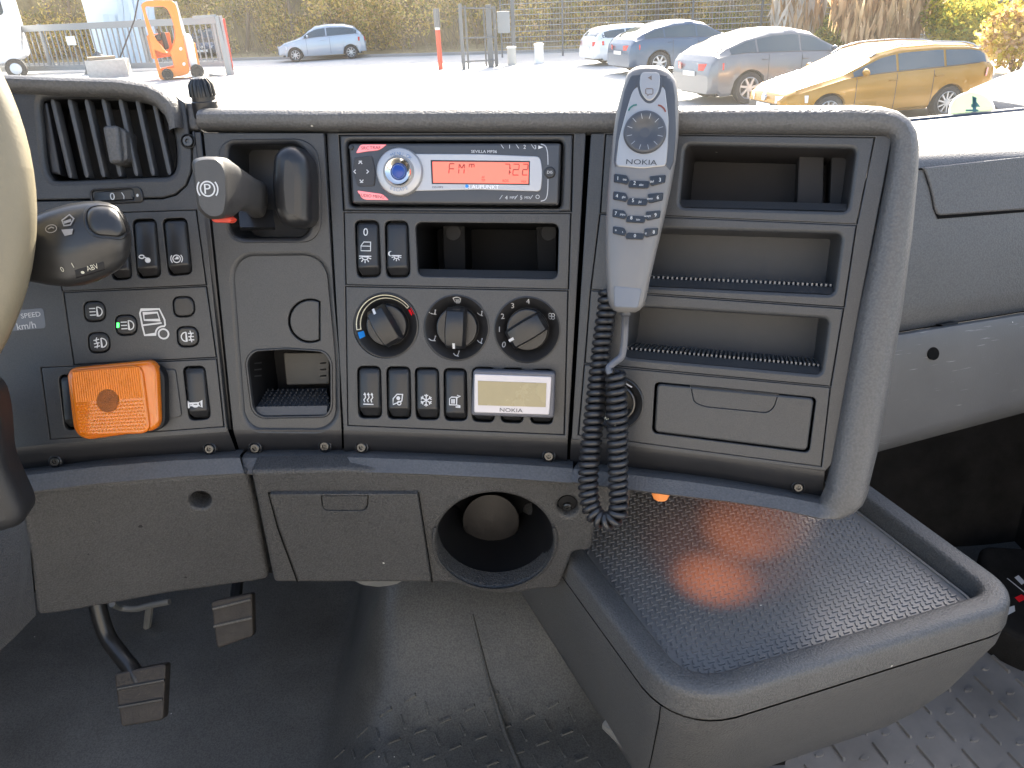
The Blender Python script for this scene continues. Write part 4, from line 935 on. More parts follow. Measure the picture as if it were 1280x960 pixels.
for r_, (dx, dy, sc) in enumerate(((0, 0, 1), (-1.8, 21.9, .965), (-3.8, 43.8, .925), (-4.8, 65, .875))):
    def tr(p): return [(796.5+dx+(x-796.5)*sc+(y-226)*0, 226+dy+(y-226)*sc) for x, y in p]
    ks = [[(767.5, 216.5), (783.5, 219.5), (786.8, 226.5), (784, 231), (767, 227)], [(788, 226), (809.5, 227), (812.5, 227.5), (810.5, 236), (785.5, 235.2), (785.6, 231.5)], [(811.8, 221), (832.5, 218.3), (831.5, 228), (815, 232.8), (812.3, 231), (813, 226.5)]]
    for j, q in enumerate(ks):
        q = tr(q); ko = skin('key', rnd(q, 1.6, 3), .0016, KEYM, bev=.0004)
        cx, cy = sum(p[0] for p in q)/len(q), sum(p[1] for p in q)/len(q)
        I = Ink(H_, 0, lambda u, v: hz(u, v)+.0017); t_ = keys[r_][j]
        if ' ' in t_:
            a, b = t_.split(' ')
            if j < 2: I.text(a, cx-5.5, cy-1.3, 4.6*sc); I.text(b, cx+3, cy+1.0, 2.9*sc, 1, rad(-8 if j == 0 else 0))
            else: I.text(a, cx-4.5, cy+1.0, 2.9*sc, 1, rad(8)); I.text(b, cx+5.5, cy-1.3, 4.6*sc)
        else: I.text(t_, cx, cy, 4.6*sc)
        I.build(ko, INK, 'lettering')
skin('grip_pad', rnd([(767, 357.5), (802.5, 361), (797.5, 385), (767.5, 384)], 3), .0005, mk('handset_grey_pad', (.15, .16, .18), .5, .1, 1200))
mb = MB(); lathe(mb, Fr(H_.P(782, 391, -.012), axes=(H_.u, -H_.n, -H_.v)), (0, 0), [(.0046, -.006), (.0046, .001), (.0036, .0025), (.0028, .003)], 16); part(mb, 'cord_grommet', GREYD, hs)
# holder behind the handset
hold = thing('handset_holder', 'black phone holder mostly hidden behind the handset on the shelf front', 'holder', R_.P(800, 240, .002))
mb = MB(); pplate(mb, R_, rnd([(783, 215), (818, 217), (813, 300), (780, 298)], 6), [], .028, .0012, .002, back=True); mb.build('bracket', KNOB, hold)
# cord: straight grey lead, then a coil down, round and up again behind the handset
CORD = mk('black_cord_rubber', (.022, .022, .024), .33)
cord = thing('coiled_cord', 'black coiled telephone cord hanging in a loop under the grey handset', 'cord', R_.P(757, 655, .03))
def cp(x, y, d): return R_.P(x, y, d)
s0 = H_.P(782, 392, -.012)
lead = smooth([tuple(s0), tuple(cp(781.5, 405, .036)), tuple(cp(780, 430, .032)), tuple(cp(776, 446, .032)), tuple(cp(766, 453, .034)), tuple(cp(760, 459, .036)), tuple(cp(762, 465, .036))], 6, False)
def smooth3(pts, k):
    out = []
    for i in range(len(pts)-1):
        P = [np.array(pts[min(max(i+j, 0), len(pts)-1)], float) for j in (-1, 0, 1, 2)]
        for s in range(k):
            t = s/k; out.append(.5*(2*P[1]+(P[2]-P[0])*t+(2*P[0]-5*P[1]+4*P[2]-P[3])*t*t+(3*P[1]-P[0]-3*P[2]+P[3])*t**3))
    out.append(np.array(pts[-1], float)); return out
lead = smooth3([s0, cp(781.5, 405, .036), cp(780, 430, .032), cp(777, 445, .032), cp(768, 453, .034), cp(761, 460, .036), cp(763, 467, .037)], 8)
mb = MB(); mb.tube(lead, .0029, 10); part(mb, 'straight_lead', mk('grey_cord', (.10, .105, .12), .4), cord)
path = smooth3([cp(769, 462, .03), cp(771, 500, .03), cp(772, 560, .03), cp(772.5, 600, .031), cp(773.5, 628, .034), cp(770, 645, .036), cp(757, 652, .037), cp(743, 643, .036), cp(736.5, 622, .034), cp(735.5, 590, .031), cp(740, 545, .026), cp(746, 490, .020), cp(750.5, 445, .016), cp(755, 410, .013), cp(759, 385, .012), cp(761, 365, .012)], 24)
seg = [0]
for a, b in zip(path, path[1:]): seg.append(seg[-1]+float(np.linalg.norm(b-a)))
Lc = seg[-1]; turns = 55; N = turns*18; hel = []
ref = R_.n
for i in range(N+1):
    s = Lc*i/N; c = np.array([np.interp(s, seg, [p[j] for p in path]) for j in range(3)]); c2 = np.array([np.interp(min(s+.003, Lc), seg, [p[j] for p in path]) for j in range(3)]); c1 = np.array([np.interp(max(s-.003, 0), seg, [p[j] for p in path]) for j in range(3)])
    t = c2-c1; t /= np.linalg.norm(t); a = ref - t*(ref @ t); a /= np.linalg.norm(a); b = np.cross(t, a); ph = 2*math.pi*turns*i/N
    rr = .0062*(1+.06*math.sin(i*.013)); hel.append(c + rr*(math.cos(ph)*a + math.sin(ph)*b))
mb = MB(); mb.tube(hel, .00265, 7); part(mb, 'coil', CORD, cord, 60)

# ------------------------------------------------ steering wheel and control stalk
def wheel():
    d = .52; c = ray(-376, 238)*d
    fr = Fr(c, axes=(np.array([math.cos(.10), math.sin(.10), 0]), np.cross(np.array([math.sin(.10)*math.cos(.35), -math.cos(.10)*math.cos(.35), math.sin(.35)]), np.array([math.cos(.10), math.sin(.10), 0])), np.array([math.sin(.10)*math.cos(.35), -math.cos(.10)*math.cos(.35), math.sin(.35)])))
    t = thing('steering_wheel', 'sunlit leather steering wheel rim cut off by the edge of the view', 'steering wheel', fr.o)
    rows = []
    for i in range(97):
        a = 2*math.pi*i/96; rows.append([fr.w((.198+.0165*math.cos(b))*math.cos(a), (.198+.0165*math.cos(b))*math.sin(a), .0165*math.sin(b)) for b in np.linspace(0, 2*math.pi, 17)[:-1]])
    mb = MB(); mb.grid(rows, 0, True); mb.build('rim', LEATHER, t)
    mb = MB(); lathe(mb, fr, (0, 0), [(.085, -.06), (.085, -.02), (.07, -.005), (.03, 0)], 32); mb.build('hub', KNOB, t)
    for a in (180, 325, 215, 35):
        mb = MB(); mb.tube([fr.w(.07*math.cos(rad(a)), .07*math.sin(rad(a)), -.02), fr.w(.195*math.cos(rad(a)), .195*math.sin(rad(a)), 0)], [.018, .012], 10); mb.build('spoke', KNOB, t)
wheel()
S_ = Fr(ray(100, 305)*.575, 2, 22, -2)
stalk = thing('control_stalk', 'black retarder stalk with grey symbols and push button, sticking out from behind the wheel', 'stalk', S_.P(20, 320))
stn = [(-60, 312, 345), (-10, 298, 350), (20, 281, 350), (40, 270.5, 352.5), (62, 261.5, 356.5), (85, 255, 358.5), (105, 252, 356.5), (122, 251, 351.5), (136, 253.5, 345), (148, 260, 337.5), (156, 269, 329.5), (161.5, 281, 319), (164.5, 293, 308)]
kS = S_.mpp(100, 305); rows = []
for x, y0, y1 in stn:
    cy, h = (y0+y1)/2, (y1-y0)/2; row = []
    for i in range(28):
        a = 2*math.pi*i/28; ca, sa = math.cos(a), math.sin(a)
        yy = cy - h*np.sign(sa)*abs(sa)**.9; dd_ = h*kS*.62*np.sign(ca)*abs(ca)**.8
        if sa < -.25 and ca > 0: dd_ *= .86
        row.append(S_.P(x, yy, dd_))
    rows.append(row)
mb = MB(); mb.grid(rows, 0, True); mb.cap(rows[-1]); mb.cap(rows[0][::-1]); sb = part(mb, 'body', STALK, stalk, 60)
stx = [p[0] for p in stn]
def sz_(px_, py_):
    y0, y1 = np.interp(px_, stx, [p[1] for p in stn]), np.interp(px_, stx, [p[2] for p in stn]); cy, h = (y0+y1)/2, (y1-y0)/2
    q = max(-.98, min(.98, (cy-py_)/h)); sa = np.sign(q)*abs(q)**(1/.9); ca = math.sqrt(1-sa*sa); d = h*kS*.62*ca**.8
    return d*(.86 if sa < -.25 else 1)
_u0s, _v0s = S_.uv(0, 0); _u1s, _ = S_.uv(160, 0)
def sdf(u, v):
    p = S_.w(u, v, .012); z = p @ _f; return sz_(640+FPX*(p @ _R)/z, 480-FPX*(p @ _U)/z) + .0006
def sskin(pts): return [S_.uv(x, y, .014) for x, y in pts]
bq_ = rnd([(110, 262), (122, 257.5), (142, 259), (153, 273), (158, 290), (150, 296), (118, 293), (109, 280)], 8)
mb = MB(); cb = [sum(p[0] for p in bq_)/len(bq_), sum(p[1] for p in bq_)/len(bq_)]; rows = []
for t, lf in ((1.1, -.003), (1.0, .0012), (.93, .0026), (.75, .0031), (.4, .0033), (.05, .0033)):
    rows.append([S_.P(cb[0]+(x-cb[0])*t, cb[1]+(y-cb[1])*t, sz_(cb[0]+(x-cb[0])*t, cb[1]+(y-cb[1])*t)+lf) for x, y in bq_])
mb.grid(rows, 0, True); mb.cap(rows[-1]); part(mb, 'push_button', STALK, stalk, 50)
mb = MB(); rows = []
for t, lf in ((1.22, .0002), (1.18, .0007), (1.08, .0006), (1.04, -.002)):
    rows.append([S_.P(cb[0]+(x-cb[0])*t, cb[1]+(y-cb[1])*t, sz_(min(cb[0]+(x-cb[0])*t, 161), cb[1]+(y-cb[1])*t)+lf) for x, y in bq_])
mb.grid(rows, 0, True); part(mb, 'button_surround', KNOB, stalk, 50)
SPR = mk('grey_print', (.22, .21, .20), .5)
I = Ink(S_, .012, sdf); I.stroke(sskin(ell(67, 286.5, 7.5, 5, 18)), .0006, True); I.stroke(sskin([(63, 287), (67, 284.5), (71, 286)]), .0008)
I.stroke(sskin([(80, 276), (88, 268.5), (95, 274), (92, 282), (84, 283)]), .0010, True); I.stroke(sskin([(83, 279), (92, 276)]), .0022); I.fill(sskin([(81, 288), (96, 287), (95, 294), (86, 296)]))
I.build(sb, SPR)
I = Ink(S_, .012, sdf); I.text('0', 80, 337, 6, 1, rad(20)).text('1', 94, 332, 6, 1, rad(20)); I.fill(sskin(ell(103, 340.5, 2.2, 1.8, 10))); I.text('ABV', 117, 334.5, 6, .9, rad(14)); I.build(sb, mk('cream_worn_print', (.5, .48, .38), .5), 'lettering')
mb = MB(); rows = []
for t in np.linspace(0, 1, 7):
    x, y = 94+36*t, 343.5-11*t; rows.append([S_.P(x-1, y-5.5, sz_(x-1, y-5.5)+.0002), S_.P(x, y-4, sz_(x, y-4)+.0006), S_.P(x+1, y+3.5, sz_(x+1, y+3.5)+.0006), S_.P(x+1.5, y+5, sz_(x+1.5, y+5)-.0002)])
mb.grid(rows); part(mb, 'slider_slot', WELLM, stalk)
# lower end of the column cover
Q_ = Fr(ray(10, 560)*.60, 14, 6, 0)
cowl = thing('column_cover', 'rounded black steering column cover below the wheel', 'column cover', Q_.P(0, 670))
mb = MB(); pplate(mb, Q_, rnd([(-130, 470), (-14, 485), (-3, 520), (2, 585), (14, 610), (28, 640), (29, 655), (20, 664), (-40, 682), (-130, 695)], [5, 30, 20, 20, 8, 14, 8, 10, 10, 5]), [], .02, -.012, .012, seg=5, back=True); mb.build('cover_shell', mk('column_black_plastic', (.016, .016, .017), .5, .3, 700), cowl)

# ================================================================== LOWER PANELS
knee = thing('knee_panel', 'grained grey lower dash panel with small hatch, cup holder and pale round bottom', 'lower dash panel', KM.P(540, 725, -.02))
def kp(name, mb, mat, parent=None, ang=35): return mb.build(name, mat, parent if parent is not None else knee, ang)
hatch_h = rnd([(335.5, 616), (523, 615.5), (540.5, 727.5), (371, 727.5), (347, 660)], [3, 3, 0, 0, 30])
cup = ell(618.5, 676, 73.5, 58.5, 56)
out = rnd([(313, 589), (430, 586), (724, 600), (790, 606), (786, 640), (745, 652), (739, 688), (716, 690), (699, 736), (672, 737), (640, 743), (612, 742), (580, 733), (560, 728.5), (541.5, 728.5), (342, 728.5)], [3, 0, 0, 5, 5, 8, 5, 6, 8, 8, 10, 10, 10, 8, 0, 5])
scr_h = ell(709.5, 633.5, 12.5, 12, 28)
mb = MB(); pplate(mb, KM, out, [hatch_h[:], cup, scr_h] if False else [cup, scr_h], 0, -.02, .004, hbev=.0045, seg=4); kp('panel_shell', mb, KNEE)
mb = MB(); pplate(mb, KM, [(337.5, 618), (521.5, 617.5), (538.5, 726), (373, 726), (349, 660)], [rnd([(401, 619.5), (461, 619.5), (460, 634), (455, 639), (407, 639), (402, 634)], [0, 0, 4, 5, 5, 4])], .0045, -.004, .0012, hbev=.0004); hat = kp('hatch', mb, KNEE)
mb = MB(); pplate(mb, KM, rnd([(402.5, 620.5), (459.5, 620.5), (458.5, 633.5), (454, 637.5), (408, 637.5), (403.5, 633.5)], [0, 0, 4, 5, 5, 4]), [], .0036, -.003, .0005); kp('finger_pull', mb, KNEE, hat)
mb = MB(); I = Ink(KM, .0002); I.stroke([KM.uv(x, y) for x, y in [(335.8, 729), (372, 727)][:0] + [(372, 727), (347.5, 660), (335.6, 616.2), (523, 615.6), (540.3, 727.5)]], .0016); o = I.mb.build('hatch_gap', SEAM, knee, 0)
# cup holder: tapering well running back, with its bottom disc
ck = KM.mpp(618, 676); cc = KM.uv(618.5, 676); e_ = []
ax = np.array([-.02, .92, -.06]); ax /= np.linalg.norm(ax)
ringA = [KM.w(*KM.uv(x, y), -.003) for x, y in ell(618.5, 676, 74, 59, 56)]
cen = KM.w(cc[0], cc[1], 0)
rows = [ringA]
for t, s in ((.012, .985), (.05, .93), (.105, .86)): rows.append([cen + (p-cen)*s + ax*t for p in ringA])
mb = MB(); mb.grid(rows, 0, True); mb.cap(rows[-1]); cw = kp('cup_well', mb, WELLM, None, 50)
dpx = [(613.5+36*math.cos(2*math.pi*i/40), 651.5+34*math.sin(2*math.pi*i/40)) for i in range(40)]
yD = float(rows[-1][0][1])-.022
def on_y(x, y, Y): k = ray(x, y); return k*(Y/k[1])
mb = MB(); rw = []
for s, dy in ((1.0, .02), (1.0, .004), (.965, 0), (.8, -.0012), (.4, -.0035), (.05, -.0045)): rw.append([on_y(613.5+(x-613.5)*s, 651.5+(y-651.5)*s, yD+dy) for x, y in dpx])
mb.grid(rw, 0, True); mb.cap(rw[-1]); kp('cup_bottom', mb, mk('dusty_rubber_disc', (.021, .019, .0185), .6, .3, 500, var=.25, vscale=60, specks=.1), cw, 50)
mb = MB(); rg = []
for t, d in ((1.0, .0005), (1.012, .0022), (1.03, .0034), (1.055, .0030), (1.075, .0008)): rg.append([KM.P(618.5+73.5*t*math.cos(a), 676+58.5*t*math.sin(a), d) for a in np.linspace(rad(-15), rad(195), 50)])
mb.grid(rg); kp('cup_rim', mb, KNEE, None, 60)
mb = MB(); well(mb, KM, scr_h, -.001, .0075, taper=.001); kp('screw_pocket', mb, WELLM)
mb = MB(); c = KM.uv(709, 633, -.006); lathe(mb, KM, c, [(.0042, -.0075), (.0040, -.005), (.0032, -.0042), (.0016, -.0042), (.0013, -.0055)], 20); kp('screw', mb, SCREWM)
mb = MB(); rows = [[KM.P(x, y, d) for x in np.linspace(440, 500, 9)] for y, d in ((724, -.012), (731, -.016), (735, -.03))]
mb = MB(); pplate(mb, KM, rnd([(432, 722), (508, 722), (500, 731), (475, 735.5), (452, 733)], 6), [], -.014, -.05, .003, seg=3); kp('hose_end', mb, mk('grey_rubber_hose', (.12, .12, .115), .5))
# left half of the lower panel
kneeL = thing('driver_knee_panel', 'grained grey panel below the amber lamp, with one screw hole, over the pedals', 'lower dash panel', KL.P(200, 740, -.02))
outL = rnd([(20, 612), (309.5, 589), (322, 640), (336.5, 724), (318, 728), (215, 742), (150, 754), (70, 768), (45, 770), (36, 690), (28, 650)], [3, 4, 0, 6, 4, 0, 0, 4, 8, 10, 10])
sh = ell(250, 626, 13.6, 10.5, 28)
mb = MB(); pplate(mb, KL, outL, [sh], 0, -.02, .005, hbev=.003, seg=4); mb.build('panel_shell', KNEE, kneeL)
mb = MB(); well(mb, KL, sh, -.002, .02, taper=.001); mb.build('screw_hole', WELLM, kneeL)
for x, y, w_ in ((175.5, 658, 5), (110.5, 693, 2.6), (232, 722, 3), (187, 694, 1.6)):
    mb = MB(); pplate(mb, KL, [(x+w_*.6*math.cos(a)*(1+.3*math.sin(3*a)), y+w_*.35*math.sin(a)) for a in np.linspace(0, 6.0, 9)], [], .0004, 0, .0001); mb.build('dirt_mark', WELLM, kneeL)
sd = Fr(KL.P(40, 700, 0), 62, -4, 0)
mb = MB(); mb.grid([[KL.P(38, 640, -.02), KL.P(38, 690, 0), KL.P(45, 769, -.001)], [KL.P(30, 640, -.05), KL.P(26, 690, -.02), KL.P(20, 795, -.012)], [KL.P(-20, 640, -.08), KL.P(-40, 700, -.05), KL.P(-40, 850, -.03)]]); mb.build('side_wing', KNEE, kneeL, 60)

# ================================================================== CONSOLE WITH TRAY
ZT = -.50
con = thing('console', 'grey moulded console box with raised rim round a studded rubber tray', 'console', (0.25, .55, -1.05))
def hz_(x, y, z): k = ray(x, y); return k*(z/k[2])
inn = [hz_(x, y, ZT)[:2] for x, y in ((743, 699), (844, 824), (881, 843), (924, 838), (1219, 742), (1227, 729), (1214, 711), (1090, 622))]
dl = inn[0]-inn[1]; dl = dl/np.linalg.norm(dl); dr = inn[-1]-inn[-2]; dr = dr/np.linalg.norm(dr)
a0 = inn[0] + dl*.30; a1 = inn[-1] + dr*.34
loop = [tuple(a0), tuple(inn[0])] + [tuple(p) for p in inn[1:]] + [tuple(a1)]
core = [loop[0], loop[1]] + rnd([loop[1], (0, 0), (0, 0)], 0)[:0]
cor1 = tuple(hz_(862, 848, ZT)[:2]); cor2 = tuple(hz_(1236, 737, ZT)[:2])
poly = rnd([loop[0], cor1, cor2, loop[-1]], [0, .030, .016, 0], 8)          # inner edge of the rim, counter-clockwise
poly = ccw(poly)
# open path along the visible sides
i0 = min(range(len(poly)), key=lambda i: (poly[i][0]-loop[0][0])**2+(poly[i][1]-loop[0][1])**2)
pth = poly[i0:]+poly[:i0]
def off(p, d):
    out = []
    for i in range(len(p)):
        a, c = p[max(i-1, 0)], p[min(i+1, len(p)-1)]; tx, ty = c[0]-a[0], c[1]-a[1]; l = math.hypot(tx, ty); out.append((p[i][0]+ty/l*d, p[i][1]-tx/l*d))
    return out
RIM = [(-.003, -.022), (-.0015, -.016), (0, -.004), (.0025, -.0008), (.005, .0002), (.0165, .0004), (.0208, -.0006), (.0236, -.0030), (.0248, -.0070), (.0262, -.026), (.0245, -.0275), (.0243, -.0292)]
rows = []
for d, z in RIM: rows.append([(x, y, ZT+z) for x, y in off(pth, d)])
mb = MB(); mb.grid(rows[::-1]); mb.build('rim', CONSOLE, con, 40)
BODY = [(.0252, -.030, 0), (.0252, -.048, .002), (.021, -.14, .032), (.015, -.215, .062), (.006, -.265, .080), (-.02, -.288, .092), (-.08, -.300, .100)]
rows = []
for d, z, sh_ in BODY: rows.append([(x+.15*sh_*(1 if i > len(pth)/2 else 0)*0, y+sh_, ZT+z) for i, (x, y) in enumerate(off(pth, d))])
mb = MB(); mb.grid(rows[::-1]); mb.build('body', CONSOLE, con, 40)
# seam on the left side of the body and the seam strip under the rim
nL = max(i for i in range(len(pth)) if math.hypot(pth[i][0]-cor1[0], pth[i][1]-cor1[1]) < .034 and i < len(pth)/2+2)
kL = [i for i in range(len(pth)) if math.hypot(pth[i][0]-cor1[0], pth[i][1]-cor1[1]) < .034][2]
mb = MB(); q = []
for d, z, sh_ in BODY[:-1]:
    p = off(pth, d+.0006)[kL]; p2 = off(pth, d+.0006)[kL+1]; t = .001/math.hypot(p2[0]-p[0], p2[1]-p[1]); q.append([(p[0], p[1]+sh_, ZT+z), (p[0]+(p2[0]-p[0])*t, p[1]+(p2[1]-p[1])*t+sh_, ZT+z)])
mb.grid(q); mb.build('body_joint', SEAM, con, 0)
# tray mat
tray = [(x, y) for x, y in off(pth, -.0035)]
ZFt = Fr((0, 0, ZT-.020), axes=((1, 0, 0), (0, 1, 0), (0, 0, 1)))
mb = MB(); plate(mb, ZFt, tray, [], 0, -.004, .0012); mb.build('tray_mat', RUBBER, con)
lipt = off(pth, -.0005)
mb = MB(); mb.grid([[(x, y, ZT-.0215+z) for x, y in off(pth, d)] for d, z in ((-.0062, .001), (-.0058, .0032), (-.0040, .0036), (-.0032, .003), (-.0032, 0))][::-1]); mb.build('mat_edge', RUBBER, con, 40)
# raised basket-weave studs (front ones near the eye)
e1 = np.array(cor2)-np.array(cor1); e1 /= np.linalg.norm(e1); e2 = np.array([-e1[1], e1[0]])
inn2 = inset(ccw(tray), .008); mb = MB(); P0 = .0080
xs = [p[0] for p in tray]; ys = [p[1] for p in tray]; org = np.array(cor1)
for i in range(-70, 75):
    for j in range(-30, 110):
        c = org + e1*(i*P0*.9) + e2*(j*P0*.62)
        horiz = (i+j) % 2 == 0
        if not (min(xs) < c[0] < max(xs) and min(ys) < c[1] < max(ys)) or not inside(inn2, c): continue
        a = e1 if horiz else (e2*.9+e1*.35); a = a/np.linalg.norm(a); l, h = (.0034, .0010) if horiz else (.0027, .0009); b = np.array([-a[1], a[0]])
        z0, z1 = ZT-.0201, ZT-.0188
        B4 = [c-a*l-b*h, c+a*l-b*h, c+a*l+b*h, c-a*l+b*h]; T4 = [c+(p-c)*.72 for p in B4]
        mb.add([(*p, z0) for p in B4]+[(*p, z1) for p in T4], [(4, 5, 6, 7), (0, 1, 5, 4), (1, 2, 6, 5), (2, 3, 7, 6), (3, 0, 4, 7)])
o = mb.build('tray_studs', RUBBER, con, 0); o['kind'] = 'stuff'
# foot under the console and the pale hose at its lower corner
mb = MB(); mb.box((.27, .90, -.88), .22, .28, .34); mb.build('pedestal', CARPET, con)
p = [hz_(x, y, -.73) for x, y in ((760, 915), (785, 935), (800, 948), (806, 957))]
mb = MB(); mb.tube([q_ + np.array([0, .012, 0]) for q_ in p], [.008, .011, .011, .008], 10); mb.build('rubber_foot', mk('pale_rubber', (.16, .155, .14), .55), con)
# small amber footwell lamp under the shelf section: lens and its light
fl = thing('footwell_lamp', 'small glowing amber footwell lamp tucked under the shelf section above the tray', 'lamp', R_.P(825, 619, -.03))
pl = R_.P(826, 617, -.03)
mb = MB(); lathe(mb, Fr(pl, axes=((1, 0, 0), (0, 1, 0), (0, 0, 1))), (0, 0), [(.008, .012), (.008, .0), (.0066, -.004), (.003, -.006)], 18); mb.build('lens', emis('amber_lit_lens', (1, .30, .06), .10, (.5, .2, .08)), fl)
for (tx, ty), en, sz in (((893, 724), .20, 44), ((938, 655), .36, 42), ((905, 690), .07, 75)):
    ld = bpy.data.lights.new('footwell_light', 'SPOT'); ld.energy = en; ld.color = (1, .27, .06); ld.spot_size = rad(sz); ld.spot_blend = 1.0; ld.shadow_soft_size = .006
    lo = bpy.data.objects.new('footwell_light', ld); COL.objects.link(lo); src = R_.P(900, 612, -.035); lo.location = tuple(src)
    lo.rotation_euler = Vector(tuple(src - hz_(tx, ty, ZT-.02))).to_track_quat('Z', 'Y').to_euler()

# ================================================================== FLOOR, TUNNEL, BULKHEAD, DOORS
ZF = -1.05
def fz(x, y):
    t = max(0.0, min(1.0, (y-.80)/.20)); t = t*t*(3-2*t); r = max(0.0, min(1.0, (y-1.0)/.25)); s = max(0.0, min(1.0, (x+.34)/.13)); s = s*s*(3-2*s); e = max(0.0, min(1.0, (.22-x)/.06)); e = e*e*(3-2*e)
    return ZF + s*e*(.065 + .13*t + .14*r) + .004*math.sin(9*x+3)*math.sin(7*y)*s*e
mb = MB(); rows = []
for y in np.linspace(.2, 1.5, 80): rows.append([(x, y, fz(x, y)) for x in np.linspace(-1.1, 1.2, 116)])
mb.grid(rows[::-1]); tag(mb.build('floor', MAT, None, 60), kind='structure')
fl_ = bpy.data.objects['floor']
# tread on the passenger side of the floor: long thin bars and short lozenges
g1 = hz_(1245, 876, ZF)-hz_(1222, 853, ZF); g1 /= np.linalg.norm(g1); g2 = hz_(1155, 880, ZF)-hz_(1130, 888, ZF); g2 /= np.linalg.norm(g2)
oo = hz_(1228, 860, ZF); oo2 = hz_(1236, 848, ZF)
def tread(fn, xr, yr, nm, skip=None):
    mb = MB()
    for i in range(-24, 25):
        for j in range(-24, 25):
            c = fn(i, j)
            if not (xr[0] < c[0] < xr[1] and yr[0] < c[1] < yr[1]): continue
            if skip and skip(c): continue
            for cc_, a, l, h, hh in ((c, g1, .020, .0019, .0048), (c + g1*.026 + g2*.030, g2, .0085, .0042, .0030)):
                b = np.cross([0, 0, 1], a); n = 8; base = [cc_ + a*l*math.cos(2*math.pi*k/n)*(1.0) + b*h*math.sin(2*math.pi*k/n) for k in range(n)] if h > .003 else [cc_-a*l-b*h, cc_+a*l-b*h, cc_+a*l+b*h, cc_-a*l+b*h]
                n = len(base); zz = [fz(p[0], p[1]) for p in base]; topv = [cc_ + (p-cc_)*(.80 if h > .003 else .86) for p in base]
                mb.add([(p[0], p[1], z-.0005) for p, z in zip(base, zz)]+[(p[0], p[1], z+hh) for p, z in zip(topv, zz)], [tuple(range(n, 2*n))]+[(k, (k+1) % n, n+(k+1) % n, n+k) for k in range(n)])
    o = mb.build(nm, MAT, fl_, 20); o['kind'] = 'stuff'
sA = .052; sB = .060
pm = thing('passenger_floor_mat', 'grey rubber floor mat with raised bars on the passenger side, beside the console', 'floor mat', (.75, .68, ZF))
PMAT = mk('window_lit_tread_rubber', (.185, .177, .168), .30, .4, 300, .55, .3, 6, specks=.1)  # paler, glossier floor rubber; light from the door window put into its colour
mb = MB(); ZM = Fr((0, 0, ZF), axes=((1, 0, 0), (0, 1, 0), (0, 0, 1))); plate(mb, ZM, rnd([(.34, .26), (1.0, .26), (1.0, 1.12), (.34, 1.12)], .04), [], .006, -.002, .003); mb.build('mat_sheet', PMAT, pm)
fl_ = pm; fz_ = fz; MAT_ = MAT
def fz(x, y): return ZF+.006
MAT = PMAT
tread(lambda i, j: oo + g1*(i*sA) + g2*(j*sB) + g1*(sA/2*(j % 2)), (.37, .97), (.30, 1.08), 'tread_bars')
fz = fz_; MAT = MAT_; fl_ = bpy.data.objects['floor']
q1 = hz_(600, 915, -.975); h1_ = hz_(640, 900, -.975)-q1; h1_ /= np.linalg.norm(h1_); h2_ = np.array([-h1_[1], h1_[0], 0])
mb = MB()
for i in range(-9, 4):
    for j in range(-4, 3):
        c = q1 + h1_*(i*.040+.0) + h2_*(j*.048)
        if not (-.30 < c[0] < .10 and .5 < c[1] < .86): continue
        for cc_, a, l, h, hh in ((c, h1_, .011, .0024, .0022), (c + h1_*.02 - h2_*.024, h2_, .013, .0016, .0016)):
            b = np.cross([0, 0, 1], a); base = [cc_-a*l-b*h, cc_+a*l-b*h, cc_+a*l+b*h, cc_-a*l+b*h]; topv = [cc_+(p-cc_)*.7 for p in base]
            mb.add([(p[0], p[1], fz(p[0], p[1])-.0005) for p in base]+[(p[0], p[1], fz(p[0], p[1])+hh) for p in topv], [(4, 5, 6, 7), (0, 1, 5, 4), (1, 2, 6, 5), (2, 3, 7, 6), (3, 0, 4, 7)])
o = mb.build('tread_marks', MAT, fl_, 0); o['kind'] = 'stuff'
# fold in the mat running towards the seat
fp = [hz_(x, y, -.99) for x, y in ((596, 828), (612, 870), (632, 920), (650, 962), (668, 1010))]
mb = MB(); mb.tube([(p[0], p[1], fz(p[0], p[1])+.001) for p in fp], [.0015, .003, .0035, .003, .003], 8); mb.build('mat_fold', MAT, fl_, 60)
# bulkhead carpet behind the console and under the passenger panel
mb = MB(); rows = []
for z in np.linspace(-1.06, -.25, 14): rows.append([(x, 1.28+.10*max(0, (-.62-z))*0 + .012*math.sin(11*x+5*z)+.10*max(0, -.75-z)*-1, z) for x in np.linspace(-1.05, 1.15, 50)])
mb.grid(rows); tag(mb.build('bulkhead', CARPET, None, 60), kind='structure')
mb = MB(); rows = []
for x, z in ((1.02, -1.06), (1.03, -.9), (1.05, -.6), (1.06, -.35)): rows.append([(x, y, z) for y in np.linspace(.25, 1.3, 12)])
mb.grid(rows); o = mb.build('door_trim', CARPET, None, 60); tag(o, 'black carpeted lower door trim beside the passenger floor', 'door trim')
mb = MB(); rows = []
for x, z in ((-1.0, -1.06), (-1.02, -.6), (-1.02, -.30)): rows.append([(x, y, z) for y in np.linspace(-.2, 1.3, 12)])
mb.grid(rows[::-1]); tag(mb.build('side_wall', CARPET, None, 60), kind='structure')
